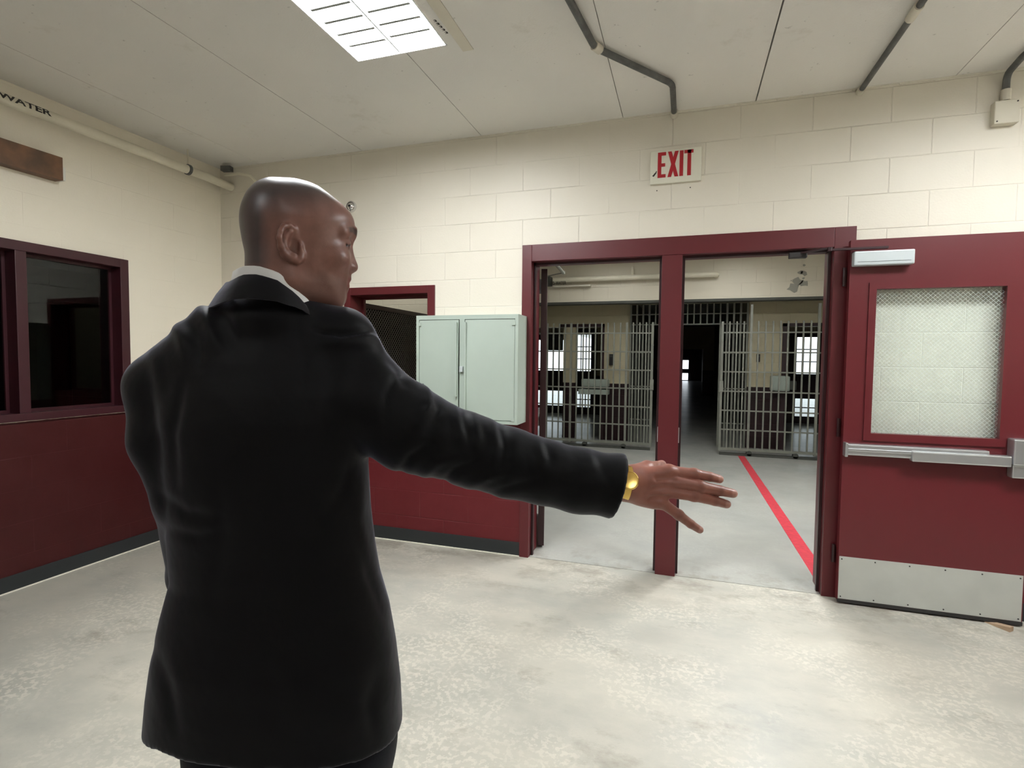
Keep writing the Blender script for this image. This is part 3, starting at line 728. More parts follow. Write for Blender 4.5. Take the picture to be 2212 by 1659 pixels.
# pipe on the bulkhead
p0, p1 = at(1196, 606, 1, 8.80), at(1547, 592, 1, 8.80); zp = (p0[2]+p1[2])/2
o = MB().tube([(p0[0], 8.80, zp), (p1[0]-.03, 8.80, zp), (p1[0], 8.82, zp), (p1[0]+.01, 8.90, zp)], .042, 16).build('water_pipe', 'pipe_paint', smooth=True)
tag(o, 'cream pipe with worn lettering along the bulkhead beyond the doorway', 'pipe')
ps = at(1184, 612, 1, 8.78); B(ps[0]-.05, ps[0]+.045, 8.72, 8.90, zp-.09, zp+.06, .004).build('pipe_sleeve', 'bar_dark', o)
ph = at(1366, 590, 1, 8.8); MB().tube([(ph[0], 8.80, zp), (ph[0], 8.80, zp+.17)], .022, 10).build('hanger_rod', 'pipe_paint', o)
t0, t1 = at(1194, 615, 1, 8.752), at(1223, 607, 1, 8.752)
tm = wall_text('stencil_lettering', 'D WATER', t0[0], t1[0], t0[2]-.004, t0[2]+.052, 8.753, 'stencil_black', o)
B(p0[0], p0[0]+.62, 8.80, 8.895, zp-.115, zp-.088, .002).build('pipe_shelf', 'conduit_cream', o)

# ------------------------------------------------------------------ barred gates
_barcache = {}
def shared(key, fn):
    if key not in _barcache: _barcache[key] = fn()
    return _barcache[key]
def bar(name, x, y, z0, z1, w, d, parent, material='bar_paint'):
    def mk():
        m = MB().box(-w/2, w/2, -d/2, d/2, z0, z1); me = bpy.data.meshes.new(name); me.from_pydata(m.v, [], m.f); me.update(); me.materials.append(MATS[material]); return me
    o = bpy.data.objects.new(name, shared((name, z0, z1, w, d, material), mk)); COL.objects.link(o); o.parent = parent; o.location = (x, y, 0); return o
def rail(name, x0, x1, y, z, h, d, parent, material='bar_paint'):
    return MB().box(x0, x1, y-d/2, y+d/2, z-h/2, z+h/2).build(name, material, parent)
GY = 8.80
def gate(label, x0, x1, edge_right, strong):
    g = empty('barred_gate', (0, GY, 0)); tag(g, label, 'barred gate', 'sliding barred gates')
    n = int(round((x1-x0)/.1005)); stp = (x1-x0)/n
    for k in range(n+1):
        x = x1-k*stp if edge_right else x0+k*stp
        if k == 0: bar('gate_stile', x, 0, .06, 2.05, .034, .034, g)
        elif k in strong: bar('gate_post', x, -.004, .06, 2.30 if not edge_right else 2.05, .034, .03, g)
        else: bar('gate_bar', x, 0, .08, 2.05, .021, .021, g)
    for z in (.395, .690, .985, 1.283, 1.580, 1.880): rail('gate_crossbar', x0, x1, 0, z, .020, .030, g)
    for z in (.095,): rail('bottom_rail', x0, x1, 0, z, .036, .05, g)
    rail('floor_guide', x0, x1, 0, .018, .034, .07, g, 'bar_dark')
    for k in range(3):
        xx = x0 + (x1-x0)*(.2+.3*k); MB().disc((xx, -.035, .045), (0, 1, 0), .04, .07, 14).build('gate_roller', 'bar_dark', g)
    xe = x1 if edge_right else x0
    MB().box(xe-.030, xe+.030, -.03, .03, .97, 1.14).build('gate_lock', 'bar_paint', g, bevel=.006)
    return g
gate('grey barred gate seen through the left half of the doorway', -2.62, -.492, True, (4, 13))
gate('grey barred gate in the right half of the doorway, at the red line', .545, 2.66, False, (4, 13))
gr = empty('fixed_grille', (0, 9.62, 0)); tag(gr, 'fixed grey bar grille around the dark corridor entrance behind the gates', 'grille')
for x in np.arange(-.915, 1.0, .105):
    if -.54 < x < .56: bar('transom_bar', x, 0, 2.06, 2.41, .022, .022, gr, 'bar_paint')
    else: bar('grille_bar', x, 0, 0.0, 2.41, .030 if abs(x) < .7 else .03, .03, gr, 'bar_paint')
rail('grille_crossbar', -.92, .99, 0, 2.065, .022, .03, gr); rail('grille_crossbar', -.92, .99, 0, 2.24, .016, .03, gr)
for z in (.4, .985, 1.58):
    rail('grille_crossbar', -.92, -.54, 0, z, .018, .03, gr); rail('grille_crossbar', .56, .99, 0, z, .018, .03, gr)
bar('grille_post', -.545, 0, 0, 2.06, .04, .04, gr); bar('grille_post', .565, 0, 0, 2.06, .04, .04, gr)

# inner wall with openings, corridor, outer wall with glazed doors
IY = 9.66
mb = MB()
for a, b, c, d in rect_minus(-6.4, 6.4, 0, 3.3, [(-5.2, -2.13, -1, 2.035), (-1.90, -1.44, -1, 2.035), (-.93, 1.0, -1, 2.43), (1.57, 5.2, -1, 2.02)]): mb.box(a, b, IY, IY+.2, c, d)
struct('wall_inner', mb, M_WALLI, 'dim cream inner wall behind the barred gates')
struct('trim_5', MB().box(-1.445, -1.38, IY-.01, IY+.01, 0, 2.09).box(-2.2, -1.38, IY-.01, IY+.01, 2.035, 2.09), 'mid_frame')
struct('trim_6', MB().box(1.51, 1.575, IY-.01, IY+.01, 0, 2.07).box(1.51, 5.2, IY-.01, IY+.01, 2.02, 2.07), 'mid_frame')
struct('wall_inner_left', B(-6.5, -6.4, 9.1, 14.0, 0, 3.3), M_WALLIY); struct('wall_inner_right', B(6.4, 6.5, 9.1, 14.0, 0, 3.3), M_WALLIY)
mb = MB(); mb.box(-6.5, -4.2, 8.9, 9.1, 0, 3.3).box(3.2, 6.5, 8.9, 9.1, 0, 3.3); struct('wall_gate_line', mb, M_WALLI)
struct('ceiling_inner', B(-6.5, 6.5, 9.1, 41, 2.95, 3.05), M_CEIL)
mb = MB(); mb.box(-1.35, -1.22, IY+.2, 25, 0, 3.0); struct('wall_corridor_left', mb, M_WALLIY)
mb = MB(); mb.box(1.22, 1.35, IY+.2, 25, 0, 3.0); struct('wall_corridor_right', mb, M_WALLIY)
for k in range(5):
    y = 13.0 + k*2.3
    for s in (-1, 1):
        cdr = struct('door_%d' % (10+2*k+(s > 0)), B(s*1.22-.03, s*1.22+.03, y, y+1.6, 0, 2.05), 'black_void')  # black slab painted for the darkness inside a cell opening
        for j in range(5): bar('cell_bar', s*1.17, y+.15+j*.32, 0, 2.05, .03, .03, cdr, 'bar_dark')
mb = MB()
for a, b, c, d in rect_minus(-3, 3, 0, 3.0, [(-.38, .77, -1, 1.95)]): mb.box(a, b, 25, 25.2, c, d)
struct('wall_corridor_end', mb, M_WALLI)
mb = MB(); mb.box(-.58, -.38, 25.2, 40, 0, 3); mb.box(1.15, 1.35, 25.2, 40, 0, 3); struct('wall_far_corridor', mb, 'black_void')
e0, e1 = at(1475, 778, 1, 40), at(1487, 797, 1, 40); f0, f1 = at(1474, 806, 1, 40), at(1486, 821, 1, 40)
mb = MB()
for a, b, c, d in rect_minus(-1, 2, 0, 3.0, [(e0[0], e1[0], e1[2], e0[2]), (f0[0], f1[0], max(.05, f1[2]), f0[2])]): mb.box(a, b, 40, 40.1, c, d)
struct('door_30', mb, 'mid_frame', 'far glazed exit door glowing at the end of the corridor')
# exterior wall with glazed doors
OY = 14.0
lites = []
def glazed_door(name, x0, x1, up, low, label, muntins=0):
    g = empty(name, (0, OY, 0)); tag(g, label, None, None, 'structure')
    m = MB()
    for a, b, c, d in rect_minus(x0-.16, x1+.16, 0, up[1]+.14, [(x0, x1, *up), (x0, x1, *low)]): m.box(a, b, -.03, .03, c, d)
    m.build('door_panel', 'mid_frame', g)
    for z0, z1 in (up, low):
        MB().box(x0, x1, -.004, .004, z0, z1).build('glass_pane', M_GLASSC, g)
        if muntins:
            mm = MB()
            for k in range(1, muntins): xx = x0+(x1-x0)*k/muntins; mm.box(xx-.012, xx+.012, -.02, -.006, z0, z1)
            nz = 3 if z1-z0 > .6 else 2
            for k in range(1, nz): zz = z0+(z1-z0)*k/nz; mm.box(x0, x1, -.02, -.006, zz-.012, zz+.012)
            mm.build('window_bars', 'bar_dark', g)
    lites.append((x0-.16, x1+.16, -1, up[1]+.14))
glazed_door('door_4', -3.80, -3.08, (1.14, 1.96), (.20, .60), 'glazed outer door with daylight, leftmost behind the left gate')
glazed_door('door_5', -2.74, -2.34, (1.14, 2.10), (.18, .60), 'narrow glazed outer door with bars behind the left gate', 3)
glazed_door('door_6', 2.50, 2.93, (1.16, 2.02), (.16, .58), 'narrow glazed outer door with bars behind the right gate', 3)
mb = MB()
for a, b, c, d in rect_minus(-6.5, 6.5, 0, 3.3, lites+[(-1.22, 1.22, -1, 2.95)]): mb.box(a, b, OY-.06, OY+.06, c, d)
m_ = struct('wall_outer', mb, M_WALLI)
struct('ground_outside', B(-14, 14, 14.1, 24.5, -.1, -.02), 'conduit_cream')
# metal units and intercoms by the inner wall
u0, u1 = at(1256, 819, 1, 9.40), at(1313, 836, 1, 9.40)
o = B(u0[0], u1[0], 9.40, 9.64, u1[2], u0[2], .008).build('wall_shelf_unit', 'cabinet_grey'); tag(o, 'cream metal wall unit behind the left gate', 'wall unit')
B(u0[0]-.06, u1[0], 9.42, 9.64, u1[2]-.14, u1[2]-.05, .005).build('lower_tray', 'cabinet_grey', o); B(u0[0]+.04, u1[0]-.02, 9.60, 9.66, u1[2]-.06, u1[2]+.01).build('back_plate', 'bar_dark', o)
v0, v1 = at(1668, 812, 1, 9.40), at(1722, 846, 1, 9.40)
o = B(v0[0], v1[0]-.10, 9.42, 9.64, v1[2], v0[2], .02).build('wall_shelf_unit', 'cabinet_grey'); tag(o, 'pale wall unit with dark stains behind the right gate', 'wall unit')
B(v1[0]-.13, v1[0], 9.46, 9.64, v1[2]+.02, v0[2]-.08, .01).build('side_tray', 'bar_dark', o)
for (a, b, c, d), lb in (((1317, 765, 1324, 789), 'small dark intercom on the inner wall behind the left gate'), ((1634, 765, 1641, 782), 'small dark intercom on the inner wall behind the right gate')):
    p0, p1 = at(a, b, 1, IY), at(c, d, 1, IY); o = B(p0[0], p1[0], IY-.05, IY, p1[2], p0[2], .004).build('intercom', 'black_void'); tag(o, lb, 'intercom', 'intercoms on the inner wall')
    B(p0[0]+.008, p1[0]-.008, IY-.055, IY-.049, p0[2]-.05, p0[2]-.02).build('speaker_slot', 'bar_dark', o)
q = at(1200, 740, 1, 13.4); o = B(q[0]-.20, q[0]+.16, 13.3, 13.6, q[2]-.20, q[2]+.22, .02).build('wall_speaker', 'bar_dark'); tag(o, 'dark box hanging in front of the far left glazed door', 'box')
MB().tube([(q[0], 13.45, q[2]+.2), (q[0], 13.45, 2.95)], .02, 8).build('hanger_rod', 'bar_dark', o)

# ------------------------------------------------------------------ dim side room behind the left window
SX = -7.0
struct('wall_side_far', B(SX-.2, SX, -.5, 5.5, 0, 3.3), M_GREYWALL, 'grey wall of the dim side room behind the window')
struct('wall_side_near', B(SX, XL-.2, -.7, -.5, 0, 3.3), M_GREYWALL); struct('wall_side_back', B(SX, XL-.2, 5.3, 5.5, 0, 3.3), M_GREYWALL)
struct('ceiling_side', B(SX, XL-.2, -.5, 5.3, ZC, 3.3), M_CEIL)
s0, s1 = at(137, 652, 0, -6.2), at(262, 645, 0, -6.2)
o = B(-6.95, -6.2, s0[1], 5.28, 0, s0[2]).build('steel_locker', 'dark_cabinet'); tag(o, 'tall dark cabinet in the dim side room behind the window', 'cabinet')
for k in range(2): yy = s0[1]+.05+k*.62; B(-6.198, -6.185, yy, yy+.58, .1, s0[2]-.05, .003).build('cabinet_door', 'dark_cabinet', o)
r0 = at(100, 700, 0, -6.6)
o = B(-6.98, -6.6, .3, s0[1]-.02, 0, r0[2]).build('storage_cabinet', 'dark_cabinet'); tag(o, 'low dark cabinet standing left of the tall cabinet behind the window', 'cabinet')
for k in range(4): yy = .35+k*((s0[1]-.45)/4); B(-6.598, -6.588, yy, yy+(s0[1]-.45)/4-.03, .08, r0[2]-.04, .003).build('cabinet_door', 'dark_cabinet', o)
# mesh partition seen through the window opening
mp = empty('mesh_partition', (-2.60, 3.92, 0)); tag(mp, 'dark steel mesh partition seen end-on through the window opening behind the cabinet', 'partition')
MB().box(-.02, .02, 0, 1.37, 1.865, 1.905).box(-.02, .02, 0, .03, 0, 1.865).box(-.02, .02, 1.34, 1.37, 0, 1.865).box(-.02, .02, .03, 1.34, .97, 1.0).build('partition_frame', M_MARD, mp)
B(-.002, .002, .03, 1.34, 1.0, 1.865).build('wire_mesh', M_MESH, mp); B(-.01, .01, .03, 1.34, .02, .97).build('lower_panel', M_MARD, mp)
B(-.05, -.03, 0, 1.37, 0, 1.88).build('dark_sheet', 'black_void', mp)  # black sheet added in place of the dark space behind the mesh

# ================================================================== PERSON
# frame F: r = to the right of the view, a = away from the viewer (both horizontal), z up
CP, SP = math.cos(PSI), math.sin(PSI)
def F(px, py, a):
    d = _fwv(px, py); rr = CP*d[0]+SP*d[1]; aa = -SP*d[0]+CP*d[1]; k = a/aa
    return np.array([rr*k, a, CAM_Z+d[2]*k])

def smin(a, b, k):
    h = np.clip(.5+.5*(b-a)/k, 0, 1); return b*(1-h)+a*h-k*h*(1-h)
def smax(a, b, k): return -smin(-a, -b, k)
def seg(X, Y, Z, p, q, r0, r1, s=(1, 1, 1)):
    p = np.asarray(p, float); q = np.asarray(q, float); b = (q-p)/np.array(s); L2 = b@b
    x, y, z = (X-p[0])/s[0], (Y-p[1])/s[1], (Z-p[2])/s[2]
    t = np.clip((x*b[0]+y*b[1]+z*b[2])/max(L2, 1e-9), 0, 1)
    return np.sqrt((x-t*b[0])**2+(y-t*b[1])**2+(z-t*b[2])**2) - (r0+(r1-r0)*t)
def chain(X, Y, Z, pts, k=.01, s=(1, 1, 1)):
    """pts: (point, radius) joined into one tapering limb"""
    f = None
    for (p, r0), (q, r1) in zip(pts[:-1], pts[1:]):
        g = seg(X, Y, Z, p, q, r0, r1, s); f = g if f is None else smin(f, g, k)
    return f
def ell(X, Y, Z, c, r):
    x, y, z = (X-c[0])/r[0], (Y-c[1])/r[1], (Z-c[2])/r[2]
    k0 = np.sqrt(x*x+y*y+z*z)+1e-9; k1 = np.sqrt((x/r[0])**2+(y/r[1])**2+(z/r[2])**2)+1e-9
    return k0*(k0-1)/k1

def surface_nets(f, lo, hi, h):
    lo = np.array(lo, float); hi = np.array(hi, float); n = np.ceil((hi-lo)/h).astype(int)+1
    x = (lo[0]+h*np.arange(n[0])).astype(np.float32)[:, None, None]; y = (lo[1]+h*np.arange(n[1])).astype(np.float32)[None, :, None]; z = (lo[2]+h*np.arange(n[2])).astype(np.float32)[None, None, :]
    D = np.broadcast_to(f(x, y, z), tuple(n)).astype(np.float32)
    s = D < 0
    c = [s[i:n[0]-1+i, j:n[1]-1+j, k:n[2]-1+k] for i in (0, 1) for j in (0, 1) for k in (0, 1)]
    tot = sum(q.astype(np.int8) for q in c); act = (tot > 0) & (tot < 8)
    idx = np.full(act.shape, -1, np.int64); I = np.argwhere(act); idx[act] = np.arange(len(I))
    P = np.zeros((len(I), 3)); C = np.zeros(len(I))
    corners = [(i, j, k) for i in (0, 1) for j in (0, 1) for k in (0, 1)]
    for a in corners:
        for ax in range(3):
            if a[ax] == 0:
                b = list(a); b[ax] = 1
                da = D[I[:, 0]+a[0], I[:, 1]+a[1], I[:, 2]+a[2]]; db = D[I[:, 0]+b[0], I[:, 1]+b[1], I[:, 2]+b[2]]
                m = (da < 0) != (db < 0); t = np.where(m, da/np.where(m, da-db, 1), 0)
                pt = np.tile(np.array(a, float), (len(I), 1)); pt[:, ax] = t
                P += pt*m[:, None]; C += m
    P = lo + h*(I + P/C[:, None])
    quads = []
    for ax in range(3):
        u, v = (ax+1) % 3, (ax+2) % 3
        sl0 = [slice(None)]*3; sl1 = [slice(None)]*3; sl0[ax] = slice(0, -1); sl1[ax] = slice(1, None)
        a, b = s[tuple(sl0)], s[tuple(sl1)]; E_ = np.argwhere(a != b)
        ok = (E_[:, u] > 0) & (E_[:, v] > 0) & (E_[:, u] < n[u]-1) & (E_[:, v] < n[v]-1); E_ = E_[ok]
        e = lambda du, dv: idx[tuple((E_ - np.eye(3, dtype=int)[u]*du - np.eye(3, dtype=int)[v]*dv).T)]
        q = np.stack([e(0, 0), e(1, 0), e(1, 1), e(0, 1)], 1)
        flip = a[tuple(E_.T)]
        q[~flip] = q[~flip][:, ::-1]
        quads.append(q[(q >= 0).all(1)])
    Q = np.concatenate(quads)
    return P, Q

def relax(P, Q, it=2, w=.5):
    e = np.concatenate([Q[:, [0, 1]], Q[:, [1, 2]], Q[:, [2, 3]], Q[:, [3, 0]]])
    for _ in range(it):
        A = np.zeros_like(P); c = np.zeros(len(P))
        for k in range(3): A[:, k] = np.bincount(e[:, 0], P[e[:, 1], k], len(P)) + np.bincount(e[:, 1], P[e[:, 0], k], len(P))
        c = np.bincount(e[:, 0], minlength=len(P)) + np.bincount(e[:, 1], minlength=len(P))
        P = P*(1-w) + w*A/c[:, None]
    return P

def np_mesh(name, P, Q, material, parent, tone=None, shine=None):
    me = bpy.data.meshes.new(name)
    me.vertices.add(len(P)); me.vertices.foreach_set('co', P.astype(np.float32).ravel())
    me.loops.add(len(Q)*4); me.loops.foreach_set('vertex_index', Q.astype(np.int32).ravel())
    me.polygons.add(len(Q)); me.polygons.foreach_set('loop_start', np.arange(0, 4*len(Q), 4, dtype=np.int32))
    me.polygons.foreach_set('loop_total', np.full(len(Q), 4, np.int32)); me.update(calc_edges=True); me.validate()
    me.polygons.foreach_set('use_smooth', np.ones(len(me.polygons), bool))
    if tone is not None:
        at_ = me.color_attributes.new('tone', 'FLOAT_COLOR', 'POINT'); at_.data.foreach_set('color', np.concatenate([tone, np.full((len(P), 1), .05) if shine is None else shine[:, None]], 1).astype(np.float32).ravel())
    o = bpy.data.objects.new(name, me); COL.objects.link(o)
    me.materials.append(material if not isinstance(material, str) else MATS[material])
    if parent is not None: o.parent = parent
    return o

FOOT = np.array([-.43, .99, 0.0])              # between the feet, in F
fw_ = (CP*FOOT[0]-SP*FOOT[1], SP*FOOT[0]+CP*FOOT[1], 0)
person = empty('person', fw_, PSI)
tag(person, 'bald man in a black suit seen from behind, right arm stretched out, looking right', 'person')
def toL(P): return P - FOOT

# ---- torso silhouette table: (row in the photo, left edge, right edge, half depth, axis distance)
AX = .97
ROWS = [(700, 470, 720, .075, AX), (740, 392, 770, .092, AX), (780, 352, 790, .104, AX), (850, 343, 806, .118, AX), (900, 342, 803, .124, AX), (1000, 352, 794, .124, AX),
        (1100, 360, 800, .118, AX), (1176, 364, 809, .113, AX), (1240, 370, 820, .114, AX), (1310, 350, 840, .120, AX), (1391, 330, 854, .130, AX),
        (1477, 318, 864, .136, AX), (1560, 310, 868, .140, AX), (1660, 305, 868, .142, AX)]
def solve_rows(rows):
    out = []
    for py, L, R, d, ac in rows:
        l = F(L, py, 1.0); r = F(R, py, 1.0); zc_ = F((L+R)/2, py, ac)[2]
        t1, t2 = math.atan(l[0]), math.atan(r[0]); c = (l[0]+r[0])/2*ac; w_ = (r[0]-l[0])/2*ac
        for _ in range(60):
            S1 = math.sqrt((w_*math.cos(t1))**2+(d*math.sin(t1))**2); S2 = math.sqrt((w_*math.cos(t2))**2+(d*math.sin(t2))**2)
            # left tangent: (c cos t1 - ac sin t1) = S1 ; right tangent: = -S2
            e1 = c*math.cos(t1)-ac*math.sin(t1)-S1; e2 = -(c*math.cos(t2)-ac*math.sin(t2))-S2
            c -= (e1-e2)*.5; w_ += (e1+e2)*.5
        out.append((zc_, c, w_, d, ac))
    return np.array(out[::-1])
TR = solve_rows(ROWS)
def torso_f(X, Y, Z, grow=0.0):
    z = Z.astype(np.float64); c = np.interp(z, TR[:, 0], TR[:, 1]); w_ = np.interp(z, TR[:, 0], TR[:, 2])+grow; d = np.interp(z, TR[:, 0], TR[:, 3])+grow; ac = np.interp(z, TR[:, 0], TR[:, 4])
    x, y = (X-c)/w_, (Y-ac)/d; k0 = (np.abs(x)**2.25+np.abs(y)**2.25)**(1/2.25)+1e-9
    f = (k0-1)*np.minimum(w_, d)
    return smax(f, Z-TR[-1, 0], .05)

# ---- joints
NECK = F(604, 652, .975)
R_SH, R_M1, R_M2, R_EL, R_F1, R_CF = F(738, 737, .965), F(798, 868, .955), F(884, 927, .955), F(1012, 972, .955), F(1173, 1019, .96), F(1345, 1052, .965)
L_SH, L_M, L_EL = F(352, 836, .965), F(362, 950, .955), F(400, 1075, .955)
L_FO, L_WR = F(420, 1240, 1.05), F(455, 1400, 1.12)
SLEEVE = [(R_SH, .056), (R_M1, .077), (R_M2, .0745), (R_EL, .0625), (F(1100, 1000, .955), .0600), (R_F1, .0560), (F(1250, 1038, .962), .0560), (R_CF, .0565), (F(1420, 1072, .97), .0565)]
HEMZ = F(600, 1588, .93)[2]
hem_l, hem_m, hem_r = F(309, 1560, .97)[2], F(396, 1586, .90)[2], F(868, 1590, .95)[2]
def vnormals(P, Q):
    n = np.cross(P[Q[:, 2]]-P[Q[:, 0]], P[Q[:, 3]]-P[Q[:, 1]]); N = np.zeros_like(P)
    for k in range(4):
        for c in range(3): N[:, c] += np.bincount(Q[:, k], n[:, c], len(P))
    return N/np.maximum(np.linalg.norm(N, axis=1), 1e-12)[:, None]
# folds of the cloth: (polyline over the near side as seen in the photo, height in m, width in px)
FOLDS = [([(676, 712), (735, 722), (800, 716)], -.0065, 8), ([(690, 740), (760, 738), (826, 748)], .0040, 12), ([(762, 728), (800, 724), (822, 738)], .0035, 6),
    ([(838, 778), (862, 802), (872, 830)], -.0040, 8), ([(858, 812), (835, 850), (828, 905)], -.0040, 9), ([(875, 815), (905, 830), (930, 850)], .0040, 10),
    ([(428, 660), (452, 700), (470, 752)], .0065, 14), ([(452, 655), (490, 690), (512, 740)], -.004, 12), ([(372, 690), (392, 725), (400, 762)], .0055, 15), ([(405, 690), (428, 740), (430, 790)], -.0045, 13),
    ([(330, 760), (345, 830), (350, 920)], .003, 14), ([(395, 830), (372, 940), (380, 1050)], -.004, 12),
    ([(640, 690), (655, 760), (650, 830)], -.0025, 14), ([(700, 800), (690, 900), (720, 1000)], .002, 20),
    ([(760, 1000), (740, 1060), (700, 1120)], -.003, 14), ([(790, 1040), (775, 1120), (790, 1220)], .003, 14), ([(770, 1150), (800, 1250), (830, 1330)], -.003, 12),
    ([(470, 1000), (480, 1150), (460, 1300)], -.0025, 20), ([(345, 1070), (400, 1110), (470, 1120)], -.004, 14), ([(350, 1140), (420, 1160), (480, 1150)], -.003, 12),
    ([(330, 1400), (360, 1480), (380, 1580)], -.004, 16), ([(600, 1400), (640, 1500), (640, 1590)], .003, 30), ([(820, 1450), (800, 1520), (810, 1600)], -.004, 18)]
for i_, (x_, y_, h_) in enumerate([(918, 836, 95), (948, 856, 110), (980, 874, 120), (1020, 895, 110), (1062, 908, 125), (1106, 926, 120), (1160, 948, 90), (1215, 962, 70), (1268, 978, 60)]):
    am = (.0046, .0010, .0042, .0018, .0048, .0006, .0030, .0006, .0018)[i_]
    FOLDS += [([(x_, y_-4), (x_+12, y_+h_*.45), (x_+(-14, 10, 22, 4)[i_ % 4], y_+h_*(.8, 1.1, .65)[i_ % 3])], am, 12), ([(x_+17, y_), (x_+30, y_+h_*.5), (x_+(6, 30, 44)[i_ % 3], y_+h_*1.0)], -am, 11)]
FOLDS += [([(860, 1030), (885, 990), (930, 960)], -.005, 10), ([(905, 1040), (940, 1000), (985, 985)], .005, 12), ([(955, 1045), (985, 1015), (1030, 1000)], -.005, 10), ([(1010, 1052), (1050, 1030), (1100, 1020)], .004, 11), ([(1060, 1066), (1110, 1050), (1150, 1040)], -.003, 9)]
def add_folds(P, N):
    r = P-np.array([0, 0, CAM_Z]); W3 = np.stack([CP*r[:, 0]-SP*r[:, 1], SP*r[:, 0]+CP*r[:, 1], r[:, 2]], 1)
    dep = W3@_fw; u = W_IMG/2+FOC*(W3@RT)/dep; v = H_IMG/2-FOC*(W3@UP)/dep
    face = np.clip(-N[:, 1]*2.2+.55, 0, 1); h = np.zeros(len(P))
    for pl, am, sg in FOLDS:
        xs = [q[0] for q in pl]; ys = [q[1] for q in pl]
        m = (u > min(xs)-4*sg) & (u < max(xs)+4*sg) & (v > min(ys)-4*sg) & (v < max(ys)+4*sg)
        if not m.any(): continue
        uu, vv = u[m], v[m]; best = np.full(len(uu), 1e9); tt = np.zeros(len(uu)); K_ = len(pl)-1
        for k in range(K_):
            (x0, y0), (x1, y1) = pl[k], pl[k+1]; ex, ey = x1-x0, y1-y0
            t = np.clip(((uu-x0)*ex+(vv-y0)*ey)/(ex*ex+ey*ey), 0, 1); d = np.hypot(uu-x0-t*ex, vv-y0-t*ey)
            b_ = d < best; best = np.where(b_, d, best); tt = np.where(b_, (k+t)/K_, tt)
        h[m] += am*np.exp(-(best/sg)**2)*(1-.55*np.abs(2*tt-1)**2)
    return P + N*(h*face)[:, None]
def jacket_f(X, Y, Z):
    f = torso_f(X, Y, Z)
    f = smin(f, chain(X, Y, Z, [(F(598, 704, .97), .062), (F(478, 744, .96), .066), (L_SH, .058)], .02), .035)       # left shoulder slope
    f = smin(f, chain(X, Y, Z, [(F(598, 704, .97), .062), (F(674, 732, .965), .058), (R_SH, .0575)], .02), .030)
    f = smin(f, ell(X, Y, Z, F(606, 692, .972), (.088, .098, .052)), .03)
    f = smin(f, chain(X, Y, Z, [(L_SH, .058), (L_M, .0575), (L_EL, .050)], .02), .018)
    f = smin(f, chain(X, Y, Z, [(L_EL, .050), (L_FO, .045), (L_WR, .043)], .02), .012)
    sl = chain(X, Y, Z, SLEEVE, .02, (1, .86, 1))
    n = (R_CF-R_F1)/np.linalg.norm(R_CF-R_F1); n = n + np.array([.0, 0, -.06]); n /= np.linalg.norm(n); p = F(1335, 1052, .965)
    sl = smax(sl, (X-p[0])*n[0]+(Y-p[1])*n[1]+(Z-p[2])*n[2], .003)
    inner = seg(X, Y, Z, R_CF+n*.022, R_CF+n*.08, .045, .045, (1, .86, 1)); sl = smax(sl, -inner, .003)
    f = smin(f, sl, .022)
    # hollow at the neck and hem
    f = smax(f, -seg(X, Y, Z, NECK+[0, 0, -.03], NECK+[.01, 0, .12], .056, .062), .006)
    hz = np.interp(X, [F(309, 1560, .97)[0], F(396, 1586, .93)[0], F(600, 1592, .85)[0], F(868, 1590, .95)[0]], [hem_l, hem_m-.002, hem_m-.012, hem_r])
    f = smax(f, hz-Z, .004)
    return f
P, Q = surface_nets(jacket_f, (-.70, .80, .62), (.30, 1.19, 1.60), .0046)
P = relax(P, Q, 2, .5); P = add_folds(P, vnormals(P, Q))
jk = np_mesh('jacket', toL(P), Q, M_SUIT, person); jk['label'] = 'black suit jacket'

# ---- trousers and shoes
def trouser_f(X, Y, Z):
    hipc = F(626, 1600, .97)
    f = ell(X, Y, Z, (hipc[0], .985, .86), (.172, .125, .16))
    for s, px in ((-1, 512), (1, 738)):
        top = np.array([hipc[0]+s*.088, .985, .86]); kn = np.array([hipc[0]+s*.105, .985, .50]); an = np.array([hipc[0]+s*.110, 1.0, .075])
        f = smin(f, chain(X, Y, Z, [(top, .098), (np.array([hipc[0]+s*.093, .985, .72]), .098), (kn, .070), (an, .060)], .03), .03)
    return smax(f, .055-Z, .004)
P, Q = surface_nets(trouser_f, (-.74, .78, .03), (-.08, 1.18, 1.05), .008)
P = relax(P, Q, 2); tr_ = np_mesh('trousers', toL(P), Q, 'trouser_wool', person); tr_['label'] = 'dark navy suit trousers'
hipr = F(626, 1600, .97)[0]
for s in (-1, 1):
    def shoe_f(X, Y, Z, s=s):
        cx = hipr+s*.110
        f = seg(X, Y, Z, (cx, .965, .045), (cx+s*.02, 1.17, .036), .042, .036, (1, 1, 1))
        f = smin(f, seg(X, Y, Z, (cx, .985, .05), (cx, 1.0, .11), .040, .038), .03)
        return smax(smax(f, -Z+.001, .004), Z-.115, .004)
    P, Q = surface_nets(shoe_f, (hipr+s*.11-.09, .88, -.01), (hipr+s*.11+.09, 1.25, .14), .005)
    np_mesh('shoe', toL(relax(P, Q, 2)), Q, 'shoe_leather', person)

